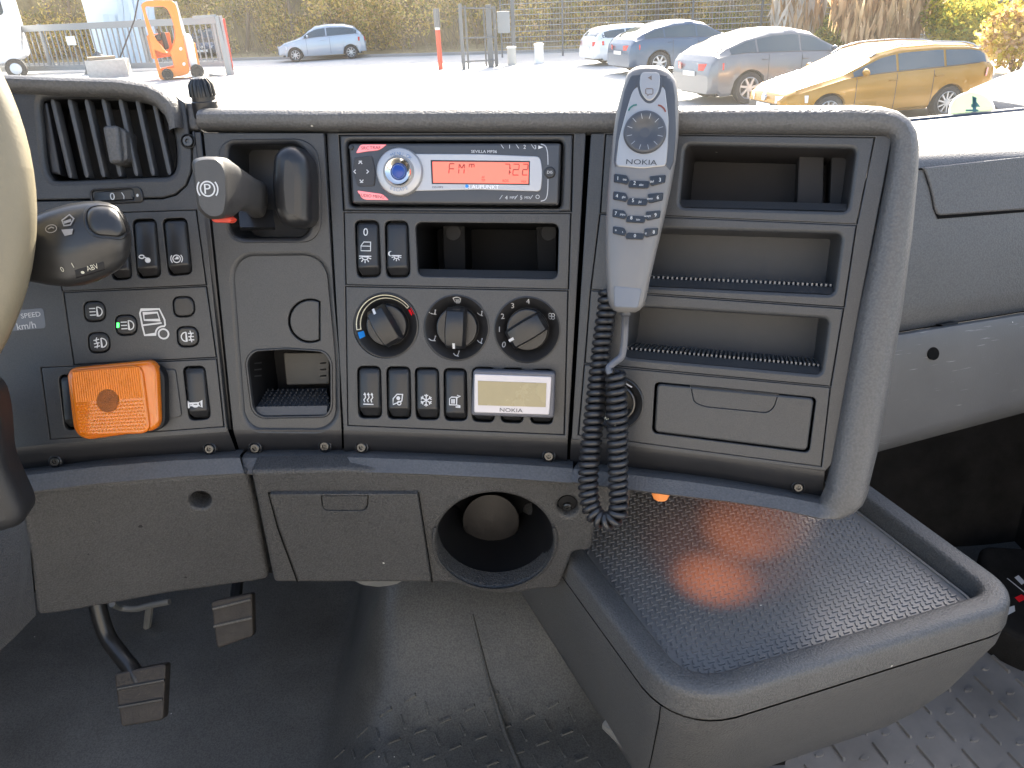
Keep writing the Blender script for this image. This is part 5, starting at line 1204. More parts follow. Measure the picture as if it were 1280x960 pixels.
# black bag-like sill strip with white and red print at the right
sp_ = thing('door_sill_cover', 'black sill cover with white line and red and white printed marks, beside the console corner', 'sill cover', hz_(1275, 760, -.99))
ZS = Fr((0, 0, -.98), axes=((1, 0, 0), (0, 1, 0), (0, 0, 1)))
def zs(pts): return [tuple(hz_(x, y, -.98)[:2]) for x, y in pts]
mb = MB(); plate(mb, ZS, rnd(zs([(1225, 680), (1400, 690), (1420, 850), (1280, 800), (1238, 778), (1225, 740)]), .02), [], 0, -.08, .012, seg=4); mb.build('cover', CARPET, sp_)
I = Ink(ZS, 0); I.fill(zs([(1252, 762), (1268, 757), (1269, 764), (1258, 770)])); I.stroke(zs([(1259, 723), (1290, 748)]), .0022); I.fill(zs([(1268, 722), (1273, 719), (1282, 728), (1277, 731)])); I.build(sp_, INK, 'white_print')
I = Ink(ZS, 0); I.fill(zs([(1268, 747), (1277, 743), (1284, 748), (1274, 753)])); I.build(sp_, bpy.data.materials['red_print'], 'red_print')

# unseen rear wall of the cab, added to bounce warm sunlight forward
mb = MB(); rows = []
for z in np.linspace(-1.05, .55, 6): rows.append([(x, -1.05-.03*math.sin(3*x), z) for x in np.linspace(-1.1, 1.15, 12)])
mb.grid(rows); tag(mb.build('cab_rear_bounce_wall', mk('beige_bounce_lining', (.275, .265, .25), .9), None, 60), kind='structure')
mb = MB(); mb.grid([[(x, y, -1.052) for x in (-1.1, 1.15)] for y in (-1.1, .21)][::-1]); tag(mb.build('cab_rear_floor', MAT, None, 0), kind='structure')
# pedals
ped = thing('brake_pedal', 'worn dusty brake pedal on a bent black steel arm', 'pedal', on_y(175, 905, .80))
PW = mk('worn_pedal_rubber', (.036, .030, .025), .6, .6, 300, var=.5, vscale=40, dist=.001)
YP = .80
PF = Fr(on_y(175, 870, YP), 6, 38, 0)
mb = MB(); pplate(mb, PF, rnd([(142, 842), (207.5, 829), (204, 900), (151, 909)], 5), [], 0, -.02, .003, back=True); pd = mb.build('pad', PW, ped)
for (a, b) in (((147, 861), (205.5, 850)), ((148, 884), (203, 874))):
    mb = MB(); mb.tube([PF.P(*a, .001), PF.P(*b, .001)], .0022, 6); mb.build('ridge', BLACKP, pd)
mb = MB(); mb.tube(smooth3([on_y(118, 735, .90), on_y(124, 765, .885), on_y(134, 795, .87), on_y(150, 818, .85), on_y(166, 838, .83), on_y(174, 852, .82)], 5), .0125, 12); mb.build('arm', BLACKP, ped)
acc = thing('accelerator_pedal', 'dark accelerator pedal in the deep shadow of the footwell', 'pedal', on_y(292, 800, .92))
AF = Fr(on_y(292, 780, .90), 6, 35, 0)
mb = MB(); pplate(mb, AF, rnd([(263, 752), (315, 741), (316.5, 795), (271, 811)], 4), [], 0, -.02, .003, back=True); pd = mb.build('pad', PW, acc)
for (a, b) in (((266, 761), (313, 749.5)), ((267, 783), (315, 772))):
    mb = MB(); mb.tube([AF.P(*a, .001), AF.P(*b, .001)], .0022, 6); mb.build('ridge', MAT, pd)
mb = MB(); mb.tube([AF.P(290, 790, -.02), on_y(300, 700, 1.1)], .01, 8); mb.build('arm', BLACKP, acc)
pip = thing('footwell_pipe', 'grey bent pipe running down the footwell behind the brake pedal', 'pipe', on_y(184, 830, 1.12))
mb = MB(); mb.tube(smooth3([on_y(140, 755, 1.1), on_y(152, 760, 1.12), on_y(170, 761, 1.12), on_y(186, 757, 1.12), on_y(212, 752, 1.12)], 5), .006, 8); mb.tube([on_y(187, 758, 1.122), on_y(182, 800, 1.122), on_y(178, 850, 1.122)], .0075, 8); mb.build('tube', mk('grey_pipe', (.16, .16, .15), .5), pip)

# ================================================================== PASSENGER SIDE DASH
pas = thing('passenger_dash', 'grey passenger side dash with glovebox lid, sunlit top ledge and scuffed lower panel', 'dashboard', P_.P(1210, 500, -.05))
def st_rows(xs, prof):
    return [[P_.P(x, y0+(y1-y0)*(x-1130)/150, d) for x, (y0, y1) in ((x, (p[0], p[1])) for p in [(q[0], q[1]) for q in prof])] for x, d in ((0, 0),)]
def psweep(name, prof, mat, xs=(1040, 1100, 1160, 1220, 1280, 1340, 1420), fr=P_, ang=50):
    """prof rows: (y at x=1130, y at x=1280, offset)"""
    rows = []
    for y0, y1, d in prof: rows.append([fr.P(x, y0+(y1-y0)*(x-1130)/150, d) for x in xs])
    mb = MB(); mb.grid(rows[::-1]); return mb.build(name, mat, pas, ang)
psweep('top_ledge', [(153, 138.5, -.30), (158, 146, -.26), (172, 162, -.10), (184, 176, -.03), (196, 188, -.008), (206, 194, -.001), (216, 196.5, .0), (217, 198, -.006)], PAD)
psweep('face_panel', [(214, 197.3, -.004), (215.5, 198.2, -.0008), (300, 288, 0), (380, 360, -.001), (398, 374, -.004), (413, 388.5, -.012)], PAD)
gl = rnd([(1152, 209.5), (1300, 193.3), (1420, 180), (1420, 255), (1280, 262), (1173, 269.5), (1169, 262), (1165, 238), (1157, 214)], [0, 0, 0, 0, 0, 5, 4, 16, 5])
mb = MB(); pplate(mb, P_, gl, [], .0022, -.003, .002, seg=3); mb.build('glovebox_lid', PAD, pas)
I = Ink(P_, .0003); I.stroke([P_.uv(x, y) for x, y in [(1154, 209)] + gl[8:0:-1][:0] + [(1156, 214), (1163.5, 238), (1168, 262), (1172, 271), (1280, 263.7), (1420, 256.5)]], .0026); o = I.mb.build('lid_gap', SEAM, pas, 0)
I = Ink(P_, .0006); I.stroke([P_.uv(x, y, .0006) for x, y in [(1100, 217.5), (1154, 211), (1280, 196.6), (1420, 181)]], .0020); I.mb.build('ledge_joint', SEAM, pas, 0)
LOWP = mk('scuffed_lower_plastic', (.098, .097, .097), .5, .35, 600, .5, .15, 10, specks=.06, scratch=.55)
psweep('lower_panel', [(414.5, 390, -.016), (415.5, 391, -.004), (418, 393.5, .004), (426, 402, .006), (452, 428, .002), (540, 496, -.012), (551, 508, -.020), (556, 515, -.045), (556, 516, -.12)], LOWP)
c = P_.uv(1167, 442, .004); k = P_.mpp(1167, 442)
mb = MB(); pplate(mb, P_, ell(1167, 442, 7.2, 8.2, 20), [], .0040, .001, 0); mb.build('hole', SEAM, pas)
mb = MB(); pplate(mb, P_, rnd([(1177, 406), (1197, 402), (1199, 405), (1180, 409.5)], 1), [], -.002, -.02, .0005); mb.build('clip_slot', WELLM, pas)

# ================================================================== WINDSCREEN
GL = bpy.data.materials.new('dusty_windscreen_glass'); GL.use_nodes = True; t = GL.node_tree; N, L = t.nodes, t.links
N.remove(N['Principled BSDF']); tr = N.new('ShaderNodeBsdfTransparent'); tr.inputs[0].default_value = (.97, .98, .97, 1)
tl = N.new('ShaderNodeBsdfTranslucent'); tl.inputs[0].default_value = (.9, .87, .8, 1)
ge = N.new('ShaderNodeNewGeometry'); n1 = N.new('ShaderNodeTexNoise'); n1.inputs['Scale'].default_value = 5; n1.inputs['Detail'].default_value = 8; n1.inputs['Roughness'].default_value = .7; L.new(ge.outputs['Position'], n1.inputs['Vector'])
mr = N.new('ShaderNodeMapRange'); mr.inputs[1].default_value = .3; mr.inputs[2].default_value = .75; mr.inputs[3].default_value = .010; mr.inputs[4].default_value = .035; L.new(n1.outputs['Fac'], mr.inputs[0])
vo = N.new('ShaderNodeTexVoronoi'); vo.inputs['Scale'].default_value = 120; L.new(ge.outputs['Position'], vo.inputs['Vector'])
ls = N.new('ShaderNodeMath'); ls.operation = 'LESS_THAN'; ls.inputs[1].default_value = .10; L.new(vo.outputs['Distance'], ls.inputs[0])
sc_ = N.new('ShaderNodeSeparateColor'); L.new(vo.outputs['Color'], sc_.inputs[0]); l2 = N.new('ShaderNodeMath'); l2.operation = 'LESS_THAN'; l2.inputs[1].default_value = .18; L.new(sc_.outputs[0], l2.inputs[0])
m2_ = N.new('ShaderNodeMath'); m2_.operation = 'MULTIPLY'; L.new(ls.outputs[0], m2_.inputs[0]); L.new(l2.outputs[0], m2_.inputs[1])
m3_ = N.new('ShaderNodeMath'); m3_.operation = 'MULTIPLY_ADD'; m3_.inputs[1].default_value = .12; L.new(m2_.outputs[0], m3_.inputs[0]); L.new(mr.outputs[0], m3_.inputs[2])
mx = N.new('ShaderNodeMixShader'); L.new(m3_.outputs[0], mx.inputs[0]); L.new(tr.outputs[0], mx.inputs[1]); L.new(tl.outputs[0], mx.inputs[2]); L.new(mx.outputs[0], N['Material Output'].inputs[0])
WS = Fr((0, 1.27, -.20), 0, 20, 0)
scr = thing('windscreen', 'dusty truck windscreen above the dashboard, with a dark lower seal', 'windscreen', (0, 1.27, -.24))
mb = MB(); mb.grid([[WS.w(x, -.09, 0) for x in np.linspace(-1.1, 1.15, 12)], [WS.w(x, 1.1, 0) for x in np.linspace(-1.1, 1.15, 12)]]); mb.build('pane', GL, scr, 0)
mb = MB(); rows = []
for y0, y1, d in ((146, 134, .012), (147.5, 135.5, .020), (153, 140, .022), (154.5, 142, .012)): rows.append([WS.P(x, y0+(y1-y0)*(x-1150)/130, d) for x in (1080, 1150, 1215, 1280, 1360)])
mb.grid(rows[::-1]); mb.build('lower_seal', mk('blue_grey_seal', (.05, .058, .075), .4), scr, 50)
tag(mb and None or bpy.data.objects['pane'])
stc = thing('round_sticker', 'round pale green windscreen sticker with a dark figure, low on the glass', 'sticker', WS.P(1215, 146, .002))
STK = leafmat('sticker_green', [(.42, .54, .38), (.42, .54, .38), (.44, .56, .40)], .65)
mb = MB(); pplate(mb, WS, ell(1215, 138, 29, 24, 48), [], .0014, .0006, .0002); mb.build('disc', leafmat('sticker_white', [(.70, .70, .64), (.70, .70, .64)], .65), stc, 0)
mb = MB(); pplate(mb, WS, ell(1215, 138, 27, 22.3, 48), [], .0018, .0014, .0001); mb.build('green_face', STK, stc, 0)
I = Ink(WS, .0019); I.stroke([WS.uv(x, y, .0019) for x, y in ((1214, 132), (1221, 132), (1218, 121), (1218, 140))], .006); I.build(stc, mk('sticker_print', (.10, .22, .22), .6), 'number')
I = Ink(WS, .0019); I.stroke([WS.uv(x, y, .0019) for x, y in ((1207, 138), (1223, 138))], .003); I.stroke([WS.uv(x, y, .0019) for x, y in ((1206, 141.5), (1226, 141.5))], .0025); I.build(stc, bpy.data.materials['sticker_print'], 'plate_number')
# dash deck from the padded edge to the glass, falling away forwards
def pad_back(st):
    return [fr.P(*i_) + (fr.P(*o_)-fr.P(*i_))*.80 - fr.n*.238 for fr, i_, o_ in st]
front = pad_back(hump[:6]) + pad_back(top[:13]); front += [front[-1] + np.array([.04, .03, -.06]), front[-1] + np.array([.13, .06, -.10])]
mb = MB(); rows = [[p + np.array([0, -.03, -.012]) for p in front], front, [np.array([p[0]*1.05, 1.0, -.215]) for p in front], [np.array([p[0]*1.1, 1.27, -.27]) for p in front]]
mb.grid(rows); tag(mb.build('dashboard_deck', PAD, None, 60), 'grey plastic dash deck running forward to the foot of the windscreen', 'dash deck')

# ================================================================== THE YARD OUTSIDE
GZ = -EYE
ASPH = mk('pale_asphalt', (.47, .46, .44), .85, .3, 60, .3, .10, 1.2, dist=.004)
VERGE = mk('dry_leaf_litter', (.34, .27, .15), .95, .8, 40, .2, .45, 2.5, dist=.03)
mb = MB(); mb.grid([[(x, y, GZ) for x in (-400, -40, 0, 40, 400)] for y in (-60, 0, 40, 120, 600)][::-1]); tag(mb.build('yard', ASPH, None, 0), kind='structure')
kA, kB = gnd(290, 76), gnd(745, 64.5); kd = (kB-kA)/np.linalg.norm(kB-kA); kn = np.array([-kd[1], kd[0], 0])
def along(s, o, z=0): return kA + kd*s + kn*o + np.array([0, 0, z])
mb = MB(); mb.grid([[along(s, o, z) for s in (-60, 0, 20, 80)] for o, z in ((.0, -.02), (.0, .12), (.15, .125), (.15, -.02))][::-1]); tag(mb.build('kerb', mk('grey_kerb_stone', (.28, .27, .26), .8, .3, 80), None, 20), kind='structure')
mb = MB(); mb.grid([[along(s, .15+q, .08+.03*math.sin(s*1.3+q*3)+.10*q/6) for s in np.linspace(-70, 90, 120)] for q in (0, .6, 1.5, 4, 12)][::-1]); tag(mb.build('verge', VERGE, None, 60), kind='structure')

def foliage(name, spots, mats, n, size, parent=None, elong=1.0, vertical=0.0):
    """many small leaf faces spread through the volume of clumps: spots = (centre, rx, ry, rz)"""
    mb = MB(); vol = [s[1]*s[2]*s[3] for s in spots]; tot = sum(vol)
    for s, v in zip(spots, vol):
        for _ in range(max(3, int(n*v/tot))):
            while True:
                p = np.array([random.uniform(-1, 1) for _ in range(3)]); r = p @ p
                if r < 1 and random.random() < .25+.75*r: break
            c = np.array(s[0]) + p*np.array(s[1:4])
            a = np.array([random.gauss(0, 1) for _ in range(3)]); a[2] += vertical*random.choice((1, 1.3)); a /= np.linalg.norm(a); b = np.cross(a, [random.gauss(0, 1) for _ in range(3)]); b /= max(np.linalg.norm(b), 1e-6)
            q = size*random.uniform(.6, 1.4); mb.add([c-a*q*elong, c-b*q*.5, c+a*q*elong, c+b*q*.5], [(0, 1, 2, 3)], random.randrange(len(mats)))
    return mb.build(name, mats, parent, 0, local=False)
LG = leafmat('golden_hedge_leaf', [(.22, .15, .04), (.70, .50, .15), (.85, .68, .26)], .6)
LB = leafmat('brown_hedge_leaf', [(.22, .15, .08), (.62, .43, .23), (.78, .60, .36)], .55)
LO = leafmat('olive_hedge_leaf', [(.08, .08, .025), (.30, .28, .08), (.52, .48, .16)], .5)
LY = leafmat('yellow_bush_leaf', [(.20, .16, .02), (.50, .40, .06), (.62, .52, .12)], .5)
LGR = leafmat('green_bush_leaf', [(.06, .09, .02), (.20, .24, .05), (.38, .40, .10)], .5)
LT = leafmat('straw_leaf', [(.34, .20, .10), (.55, .36, .20), (.66, .48, .30)], .4)
LW = leafmat('pale_plume_leaf', [(.50, .44, .36), (.70, .64, .56), (.78, .74, .66)], .5)
TW = mk('bare_twig', (.26, .19, .13), .9)
# wood edge behind the yard: trunks one can tell apart, one mass of undergrowth
sp = []
for i in range(270):
    s = random.uniform(-38, 50); o = random.uniform(1.2, 6.5); h = random.uniform(.5, 3.4); sp.append((along(s, o, h*.9), random.uniform(.5, 1.5), random.uniform(.5, 1.2), random.uniform(.5, 1.4)))
sp = [q for q in sp if not (115 < 640+FPX*(np.array(q[0]) @ _R)/(np.array(q[0]) @ _f) < 205 and np.linalg.norm(q[0]) < np.linalg.norm(gnd(150, 82))+5)]
und = foliage('undergrowth', sp, [LG, LB, LG, LO], 90000, .085); tag(und, kind='stuff')
mb = MB()
for i in range(900):
    s = random.uniform(-38, 50); b_ = along(s, random.uniform(.8, 6), 0); d = np.array([random.gauss(0, .28), random.gauss(0, .28), 1]); h = random.uniform(1, 4.2)
    mb.tube([b_, b_+d*h*.5+np.array([random.gauss(0, .06), 0, 0]), b_+d*h], [.018, .012, .004], 4, caps=False)
o = mb.build('twigs', TW, None, 0); tag(o, kind='stuff')
mb = MB(); mb.grid([[along(s, 7.5+.8*math.sin(s*.7), z) for s in np.linspace(-70, 90, 100)] for z in (0, 3, 8)][::-1]); o = mb.build('wood_edge', mk('brown_wood_edge', (.42, .31, .16), .95, .5, 3, .1, .6, .9), None, 60); tag(o, kind='stuff')  # mottled brown backing sheet behind the hedge
for i in range(14):
    s = -20+i*3.4+random.uniform(-1, 1); b_ = along(s, random.uniform(2.5, 5.5), 0); t_ = thing('bare_tree', 'bare grey brown tree trunk rising out of the hedge beyond the yard', 'tree', b_, group='bare trees in the hedge')
    mb = MB(); lean = random.gauss(0, .12); pts_ = [b_+np.array([lean*z+.05*math.sin(z*1.7+i), 0, z]) for z in np.linspace(0, 6.5, 8)]; mb.tube(pts_, list(np.linspace(.11, .04, 8)), 8); mb.build('trunk', TW, t_)
    mb = MB()
    for z in (1.2, 2, 2.7, 3.4, 4.3, 5.2):
        p = b_+np.array([lean*z, 0, z]); a = random.uniform(0, 6.3); mb.tube([p, p+np.array([math.cos(a)*.5, math.sin(a)*.5, .5]), p+np.array([math.cos(a)*.9, math.sin(a)*.9, 1.3])], [.03, .02, .006], 5)
    mb.build('limb', TW, t_)

# ------------------------------------------------ cars
TYRE = mk('tyre_rubber', (.03, .03, .032), .8); RIMM = mk('alloy_rim', (.55, .55, .56), .35, metal=.6); TRIM = mk('black_trim', (.03, .03, .033), .5)
LAMP = mk('clear_headlamp', (.65, .68, .72), .15, coat=.5); TAIL = mk('red_tail_lamp', (.55, .02, .02), .2, coat=.5); PLATE = mk('number_plate_white', (.75, .75, .74), .5)
CGL = mk('car_glass', (.045, .07, .085), .05, spec=.9)
def car(name, label, pF, pR, paint, prof, Lh, W, wb, fo, rw, side=1, group=None, spokes=10, rails=False, tailw=.30, cat='car'):
    """pF, pR ground points under the near front and rear wheels; side=+1 when the near side is the car's left"""
    pF, pR = np.array(pF), np.array(pR); hd = (pF-pR)[:2]; hd /= np.linalg.norm(hd); left = np.array([-hd[1], hd[0]])
    mid = (pF+pR)[:2]/2 - left*side*(W/2-.10); cen = mid + hd*(fo+wb/2-Lh/2)
    t = thing(name, label, cat, (cen[0], cen[1], GZ), math.atan2(hd[1], hd[0]), group)
    xs = [p[0] for p in prof]; X = lambda f: Lh/2-f                      # f: metres behind the nose; local x forward
    def at(f, k): return float(np.interp(f, xs, [p[k] for p in prof]))
    fs = sorted(set(list(np.linspace(0, Lh, 64)) + [p[0] for p in prof])); axf = [fo, fo+wb]; Rw = rw*1.16
    def zb(f):
        z = .22 if .3 < f < Lh-.3 else .30
        for a in axf:
            d = abs(f-a)
            if d < Rw: z = max(z, rw+math.sqrt(Rw*Rw-d*d)-.02)
        return z
    def section(f):
        zr, zl, wsc, wr = at(f, 1), at(f, 2), at(f, 3), at(f, 4); hw = W/2*wsc; b = zb(f); zt = max(zr, zl+.005)
        zs = min(max(.55*zl, b+.02), zl-.06)
        rw_ = hw*wr
        top_ = [(hw*.93, b), (hw*.985, min(b+.07, zs)), (hw, zs), (hw*.985, zl-.06), (hw*.955, zl)]
        if zt > zl+.06: top_ += [(lerp((hw*.945,), (rw_,), .12)[0], zl+(zt-zl)*.10), (lerp((hw*.945,), (rw_,), .82)[0], zl+(zt-zl)*.82), (rw_*.93, zt-.03), (rw_*.7, zt), (0, zt+.012)]
        else: top_ += [(hw*.93, lerp((zl,), (zt,), .3)[0]), (hw*.88, lerp((zl,), (zt,), .7)[0]), (hw*.75, zt), (hw*.45, zt+.01), (0, zt+.014)]
        return top_
    rows = []
    for f in fs:
        s_ = section(f); rows.append([(X(f), y, z) for y, z in s_] + [(X(f), -y, z) for y, z in s_[-2::-1]])
    mb = MB(); mb.grid(rows); mb.cap(rows[0]); mb.cap(rows[-1][::-1]); mb.build('body', paint, t, 32, True)
    mb = MB(); mb.box((0, 0, .42), Lh*.9, W*.80, .40); mb.build('underbody', TYRE, t, 0, True)
    # side windows, both sides
    f0 = next(f for f in np.linspace(0, Lh, 300) if at(f, 1) > at(f, 2)+.10); f1 = [f for f in np.linspace(0, Lh, 300) if at(f, 1) > at(f, 2)+.16][-1]
    def gp(f, t_, sg, lift=.006):
        s_ = section(f); a, b = s_[5], s_[6]; y, z = lerp(a, b, t_); return (X(f), sg*(y+lift), z+.002)
    cuts = [f0+.12, fo+wb*.53, fo+wb*.53+.05, fo+wb*.93, fo+wb*.93+.05, f1-.10] if Lh > 4.2 else [f0+.12, fo+wb*.58, fo+wb*.58+.05, f1-.10]
    for sg in (1, -1):
        for a, b in zip(cuts[::2], cuts[1::2]):
            if b-a < .12: continue
            rows = []
            for f in np.linspace(a, b, 9):
                hgt = at(f, 1)-at(f, 2); tt = min(1.02, max(.1, (hgt-.05)/max(hgt, .1))); rows.append([gp(f, -.02, sg), gp(f, .5*tt, sg), gp(f, .98*tt, sg)])
            mb = MB(); mb.grid(rows if sg < 0 else rows[::-1]); mb.build('side_window', CGL, t, 40, True)
        mb = MB(); mb.tube([gp(f, -.06, sg, .004) for f in np.linspace(f0+.05, f1-.03, 12)], .008, 4); mb.build('window_trim', TRIM, t, 40, True)
    # front and rear glass follow the top of the body
    def glass(nm, a, b):
        rows = []
        for f in np.linspace(a, b, 10):
            s_ = section(f); p = s_[-1], s_[-2], s_[-3]; yy = p[2][0]*.93; rows.append([(X(f), y, np.interp(abs(y), [0, p[1][0], p[2][0]], [p[0][1], p[1][1], p[2][1]])+.007) for y in np.linspace(-yy, yy, 9)])
        mb = MB(); mb.grid(rows); mb.build(nm, CGL, t, 40, True)
    zmax = max(p[1] for p in prof)
    fw0 = next(f for f in np.linspace(0, Lh, 300) if at(f, 1) > at(f, 2)+.09); fw1 = next(f for f in np.linspace(0, Lh, 300) if at(f, 1) > zmax-.12)
    glass('windscreen', fw0, fw1)
    fr1 = [f for f in np.linspace(0, Lh, 300) if at(f, 1) > at(f, 2)+.10][-1]; fr0 = [f for f in np.linspace(0, Lh, 300) if at(f, 1) > zmax-.20][-1]
    glass('rear_window', fr0+.02, fr1)
    for a in axf:
        for sg in (1, -1):
            y = sg*(W/2-.105); wf = Fr((X(a), y, rw), axes=((1, 0, 0), (0, 0, 1), (0, sg, 0)))
            mb = MB(); lathe(mb, wf, (0, 0), [(rw*.55, -.10), (rw*.96, -.10), (rw, -.07), (rw, .07), (rw*.95, .095), (rw*.70, .10), (rw*.68, .085)], 32, 0, False); wh = mb.build('wheel', TYRE, t, 40, True)
            mb = MB(); lathe(mb, wf, (0, 0), [(rw*.70, .092), (rw*.66, .097), (rw*.62, .07), (rw*.58, .02)], 32, 1, False); lathe(mb, wf, (0, 0), [(rw*.60, .03), (.01, .03)], 24, 0)
            for k in range(spokes):
                q = 2*math.pi*k/spokes; c1, s1 = math.cos(q), math.sin(q); q2 = q+.22; c2, s2 = math.cos(q2), math.sin(q2); wd = rw*.055*10/spokes
                p = [wf.w(c1*rw*.14-s1*wd, s1*rw*.14+c1*wd, .085), wf.w(c1*rw*.14+s1*wd, s1*rw*.14-c1*wd, .085), wf.w(c2*rw*.64+s2*wd*.8, s2*rw*.64-c2*wd*.8, .09), wf.w(c2*rw*.64-s2*wd*.8, s2*rw*.64+c2*wd*.8, .09)]
                lo = [np.array(x_)-wf.n*.04 for x_ in p]; mb.add(p+lo, [(0, 1, 2, 3), (0, 4, 5, 1), (1, 5, 6, 2), (2, 6, 7, 3), (3, 7, 4, 0)], 1)
            lathe(mb, wf, (0, 0), [(rw*.17, .06), (rw*.16, .092), (rw*.05, .095)], 16, 1)
            rm = mb.build('rim', [TYRE, RIMM], wh, 30, True); rm.location = rm.location - wh.location
    # lamps, plates, mirrors, handles
    def patch(nm, mat, f, y0, y1, z0, z1, wrap, rear=False, lift=.012):
        for sg in (1, -1):
            rows = []
            for z in np.linspace(z0, z1, 4):
                row = []
                for y in np.linspace(y0, y1, 5):
                    e = (y-y0)/(y1-y0); ff = f + (wrap*e*e)*(-1 if rear else 1); s_ = section(min(max(ff, 0), Lh)); hw = max(p[0] for p in s_)+lift
                    row.append((X(ff)+(lift if not rear else -lift), sg*min(y, hw), z+.03*e))
                rows.append(row)
            mb = MB(); mb.grid(rows); mb.build(nm, mat, t, 40, True)
    zl0 = at(.25, 2)
    patch('headlight', LAMP, .0, W*.22, W*.49, zl0-.20, zl0-.06, .42)
    zr0 = at(Lh-.12, 2)
    patch('tail_light', TAIL, Lh, W*tailw, W*.497, zr0-.22, zr0-.06, .34, True)
    for xx, sg2, nm in ((X(0)+.02, 1, 'number_plate'), (X(Lh)-.02, -1, 'number_plate')):
        mb = MB(); mb.box((xx, 0, .42 if sg2 > 0 else zr0-.30), .02, .52, .11); mb.build(nm, PLATE, t, 0, True)
    mb = MB(); mb.box((X(0)+.012, 0, .40), .03, W*.62, .16); mb.build('grille', TRIM, t, 0, True)
    ef = Fr((X(.0)+.03, 0, zl0-.11), axes=((0, 1, 0), (0, 0, 1), (1, 0, 0))); mb = MB(); lathe(mb, ef, (0, 0), [(.075, -.02), (.07, .012), (.05, .016)], 20); mb.build('emblem', RIMM, t, 40, True)
    for sg in (1, -1):
        f = f0+.28; p = gp(f, .0, sg, .12); mb = MB(); mf = []
        for q in np.linspace(0, 1, 5): s2 = math.sin(math.pi*(.12+.76*q)); mf.append([(p[0]+.05*math.cos(b)*s2, p[1]+sg*(.20*(q-.5)), p[2]+.06+.075*math.sin(b)*s2) for b in np.linspace(0, 6.283, 11)[:-1]])
        mb.grid(mf, 0, True); mb.cap(mf[0]); mb.cap(mf[-1][::-1]); mb.build('mirror', paint, t, 60, True)
        for f in ((fo+wb*.50, fo+wb*.88) if Lh > 4.2 else (fo+wb*.52,)):
            s_ = section(f); mb = MB(); mb.tube([(X(f)+.09, sg*(s_[3][0]+.02), s_[3][1]-.06), (X(f), sg*(s_[3][0]+.035), s_[3][1]-.06), (X(f)-.09, sg*(s_[3][0]+.02), s_[3][1]-.06)], .014, 6); mb.build('door_handle', paint, t, 40, True)
        for f in ((fo+wb*.20, fo+wb*.53, fo+wb*.84) if Lh > 4.2 else (fo+wb*.22, fo+wb*.64)):
            s_ = section(f); mb = MB(); mb.tube([(X(f), sg*(y+.001), z) for y, z in s_[1:5]], .006, 4); mb.build('door_gap', TRIM, t, 0, True)
        if rails:
            mb = MB(); mb.tube([(X(f), sg*(section(f)[7][0]-.02), section(f)[7][1]+.05-.05*(abs(2*(f-f0-.5)/(f1-f0-.6)-1)**8)) for f in np.linspace(f0+.55, f1-.12, 14)], .018, 6); mb.build('roof_rail', RIMM, t, 40, True)
    return t
def squash(t, k): t.scale = (.88, .88, .88*k*1.03)
def paintm(name, c, rough=.22): return mk(name, c, rough, metal=.2, coat=.25)
# profile rows: metres from the nose, roof line, belt line, width factor, roof width / body width
WAG = [(0, .55, .54, .66, .8), (.06, .66, .62, .80, .8), (.25, .78, .70, .92, .8), (.7, .90, .82, .98, .8), (1.15, 1.00, .93, 1, .8), (1.55, 1.20, .95, 1, .78), (1.95, 1.39, .96, 1, .76), (2.4, 1.47, .97, 1, .75), (3.2, 1.48, .99, 1, .75), (3.9, 1.43, 1.02, .99, .75), (4.2, 1.36, 1.04, .97, .75), (4.4, 1.16, 1.02, .93, .78), (4.50, .98, .94, .88, .8), (4.57, .70, .68, .80, .8)]
COU = [(0, .70, .66, .70, .8), (.08, .86, .80, .84, .8), (.5, 1.02, .95, .96, .8), (1.3, 1.12, 1.06, 1, .8), (1.75, 1.35, 1.09, 1, .78), (2.2, 1.60, 1.10, 1, .76), (2.7, 1.70, 1.12, 1, .75), (3.3, 1.69, 1.14, 1, .75), (4.0, 1.56, 1.18, 1, .74), (4.5, 1.36, 1.17, .98, .76), (4.8, 1.17, 1.12, .95, .8), (4.93, 1.0, .98, .90, .8), (4.99, .72, .70, .84, .8)]
HAT = [(0, .52, .50, .66, .8), (.06, .64, .60, .80, .8), (.3, .78, .72, .93, .8), (.85, .92, .88, 1, .8), (1.05, 1.0, .92, 1, .8), (1.4, 1.24, .94, 1, .78), (1.75, 1.41, .95, 1, .76), (2.3, 1.47, .97, 1, .75), (3.0, 1.44, 1.0, .99, .75), (3.45, 1.34, 1.02, .97, .75), (3.7, 1.12, 1.0, .93, .78), (3.84, .92, .88, .88, .8), (3.9, .60, .58, .80, .8)]
gF, gR = gnd(1043, 160), gnd(1190, 147)
gd_ = (gF-gR)/np.linalg.norm(gF-gR)
gF = gR + gd_*2.62
squash(car('parked_car', 'gold estate car with silver roof rails parked nose towards the silver car', gF, gR, paintm('gold_paint', (.40, .19, .012)), WAG, 4.57, 1.80, 2.62, .86, .32, 1, 'cars parked in the yard', 10, True), .91)
sR = gnd(927, 131); dS = -gd_*1.0
ca_, sa_ = math.cos(.10), math.sin(.10); dS = np.array([dS[0]*ca_-dS[1]*sa_, dS[0]*sa_+dS[1]*ca_, 0])
squash(car('parked_car', 'silver grey sloping-backed car with its tail towards us, next to the gold estate', sR+dS*2.99, sR, paintm('silver_grey_paint', (.19, .195, .205)), COU, 4.99, 1.99, 2.99, .95, .38, -1, 'cars parked in the yard', 7, tailw=.20), .91)
bR = gnd(818, 94)
squash(car('parked_car', 'blue grey sloping-backed car between the white car and the silver one', bR+dS*2.99, bR, paintm('blue_grey_paint', (.07, .11, .17)), COU, 4.99, 1.99, 2.99, .95, .38, -1, 'cars parked in the yard', 7, tailw=.20), .91)
wR = gnd(772, 82)
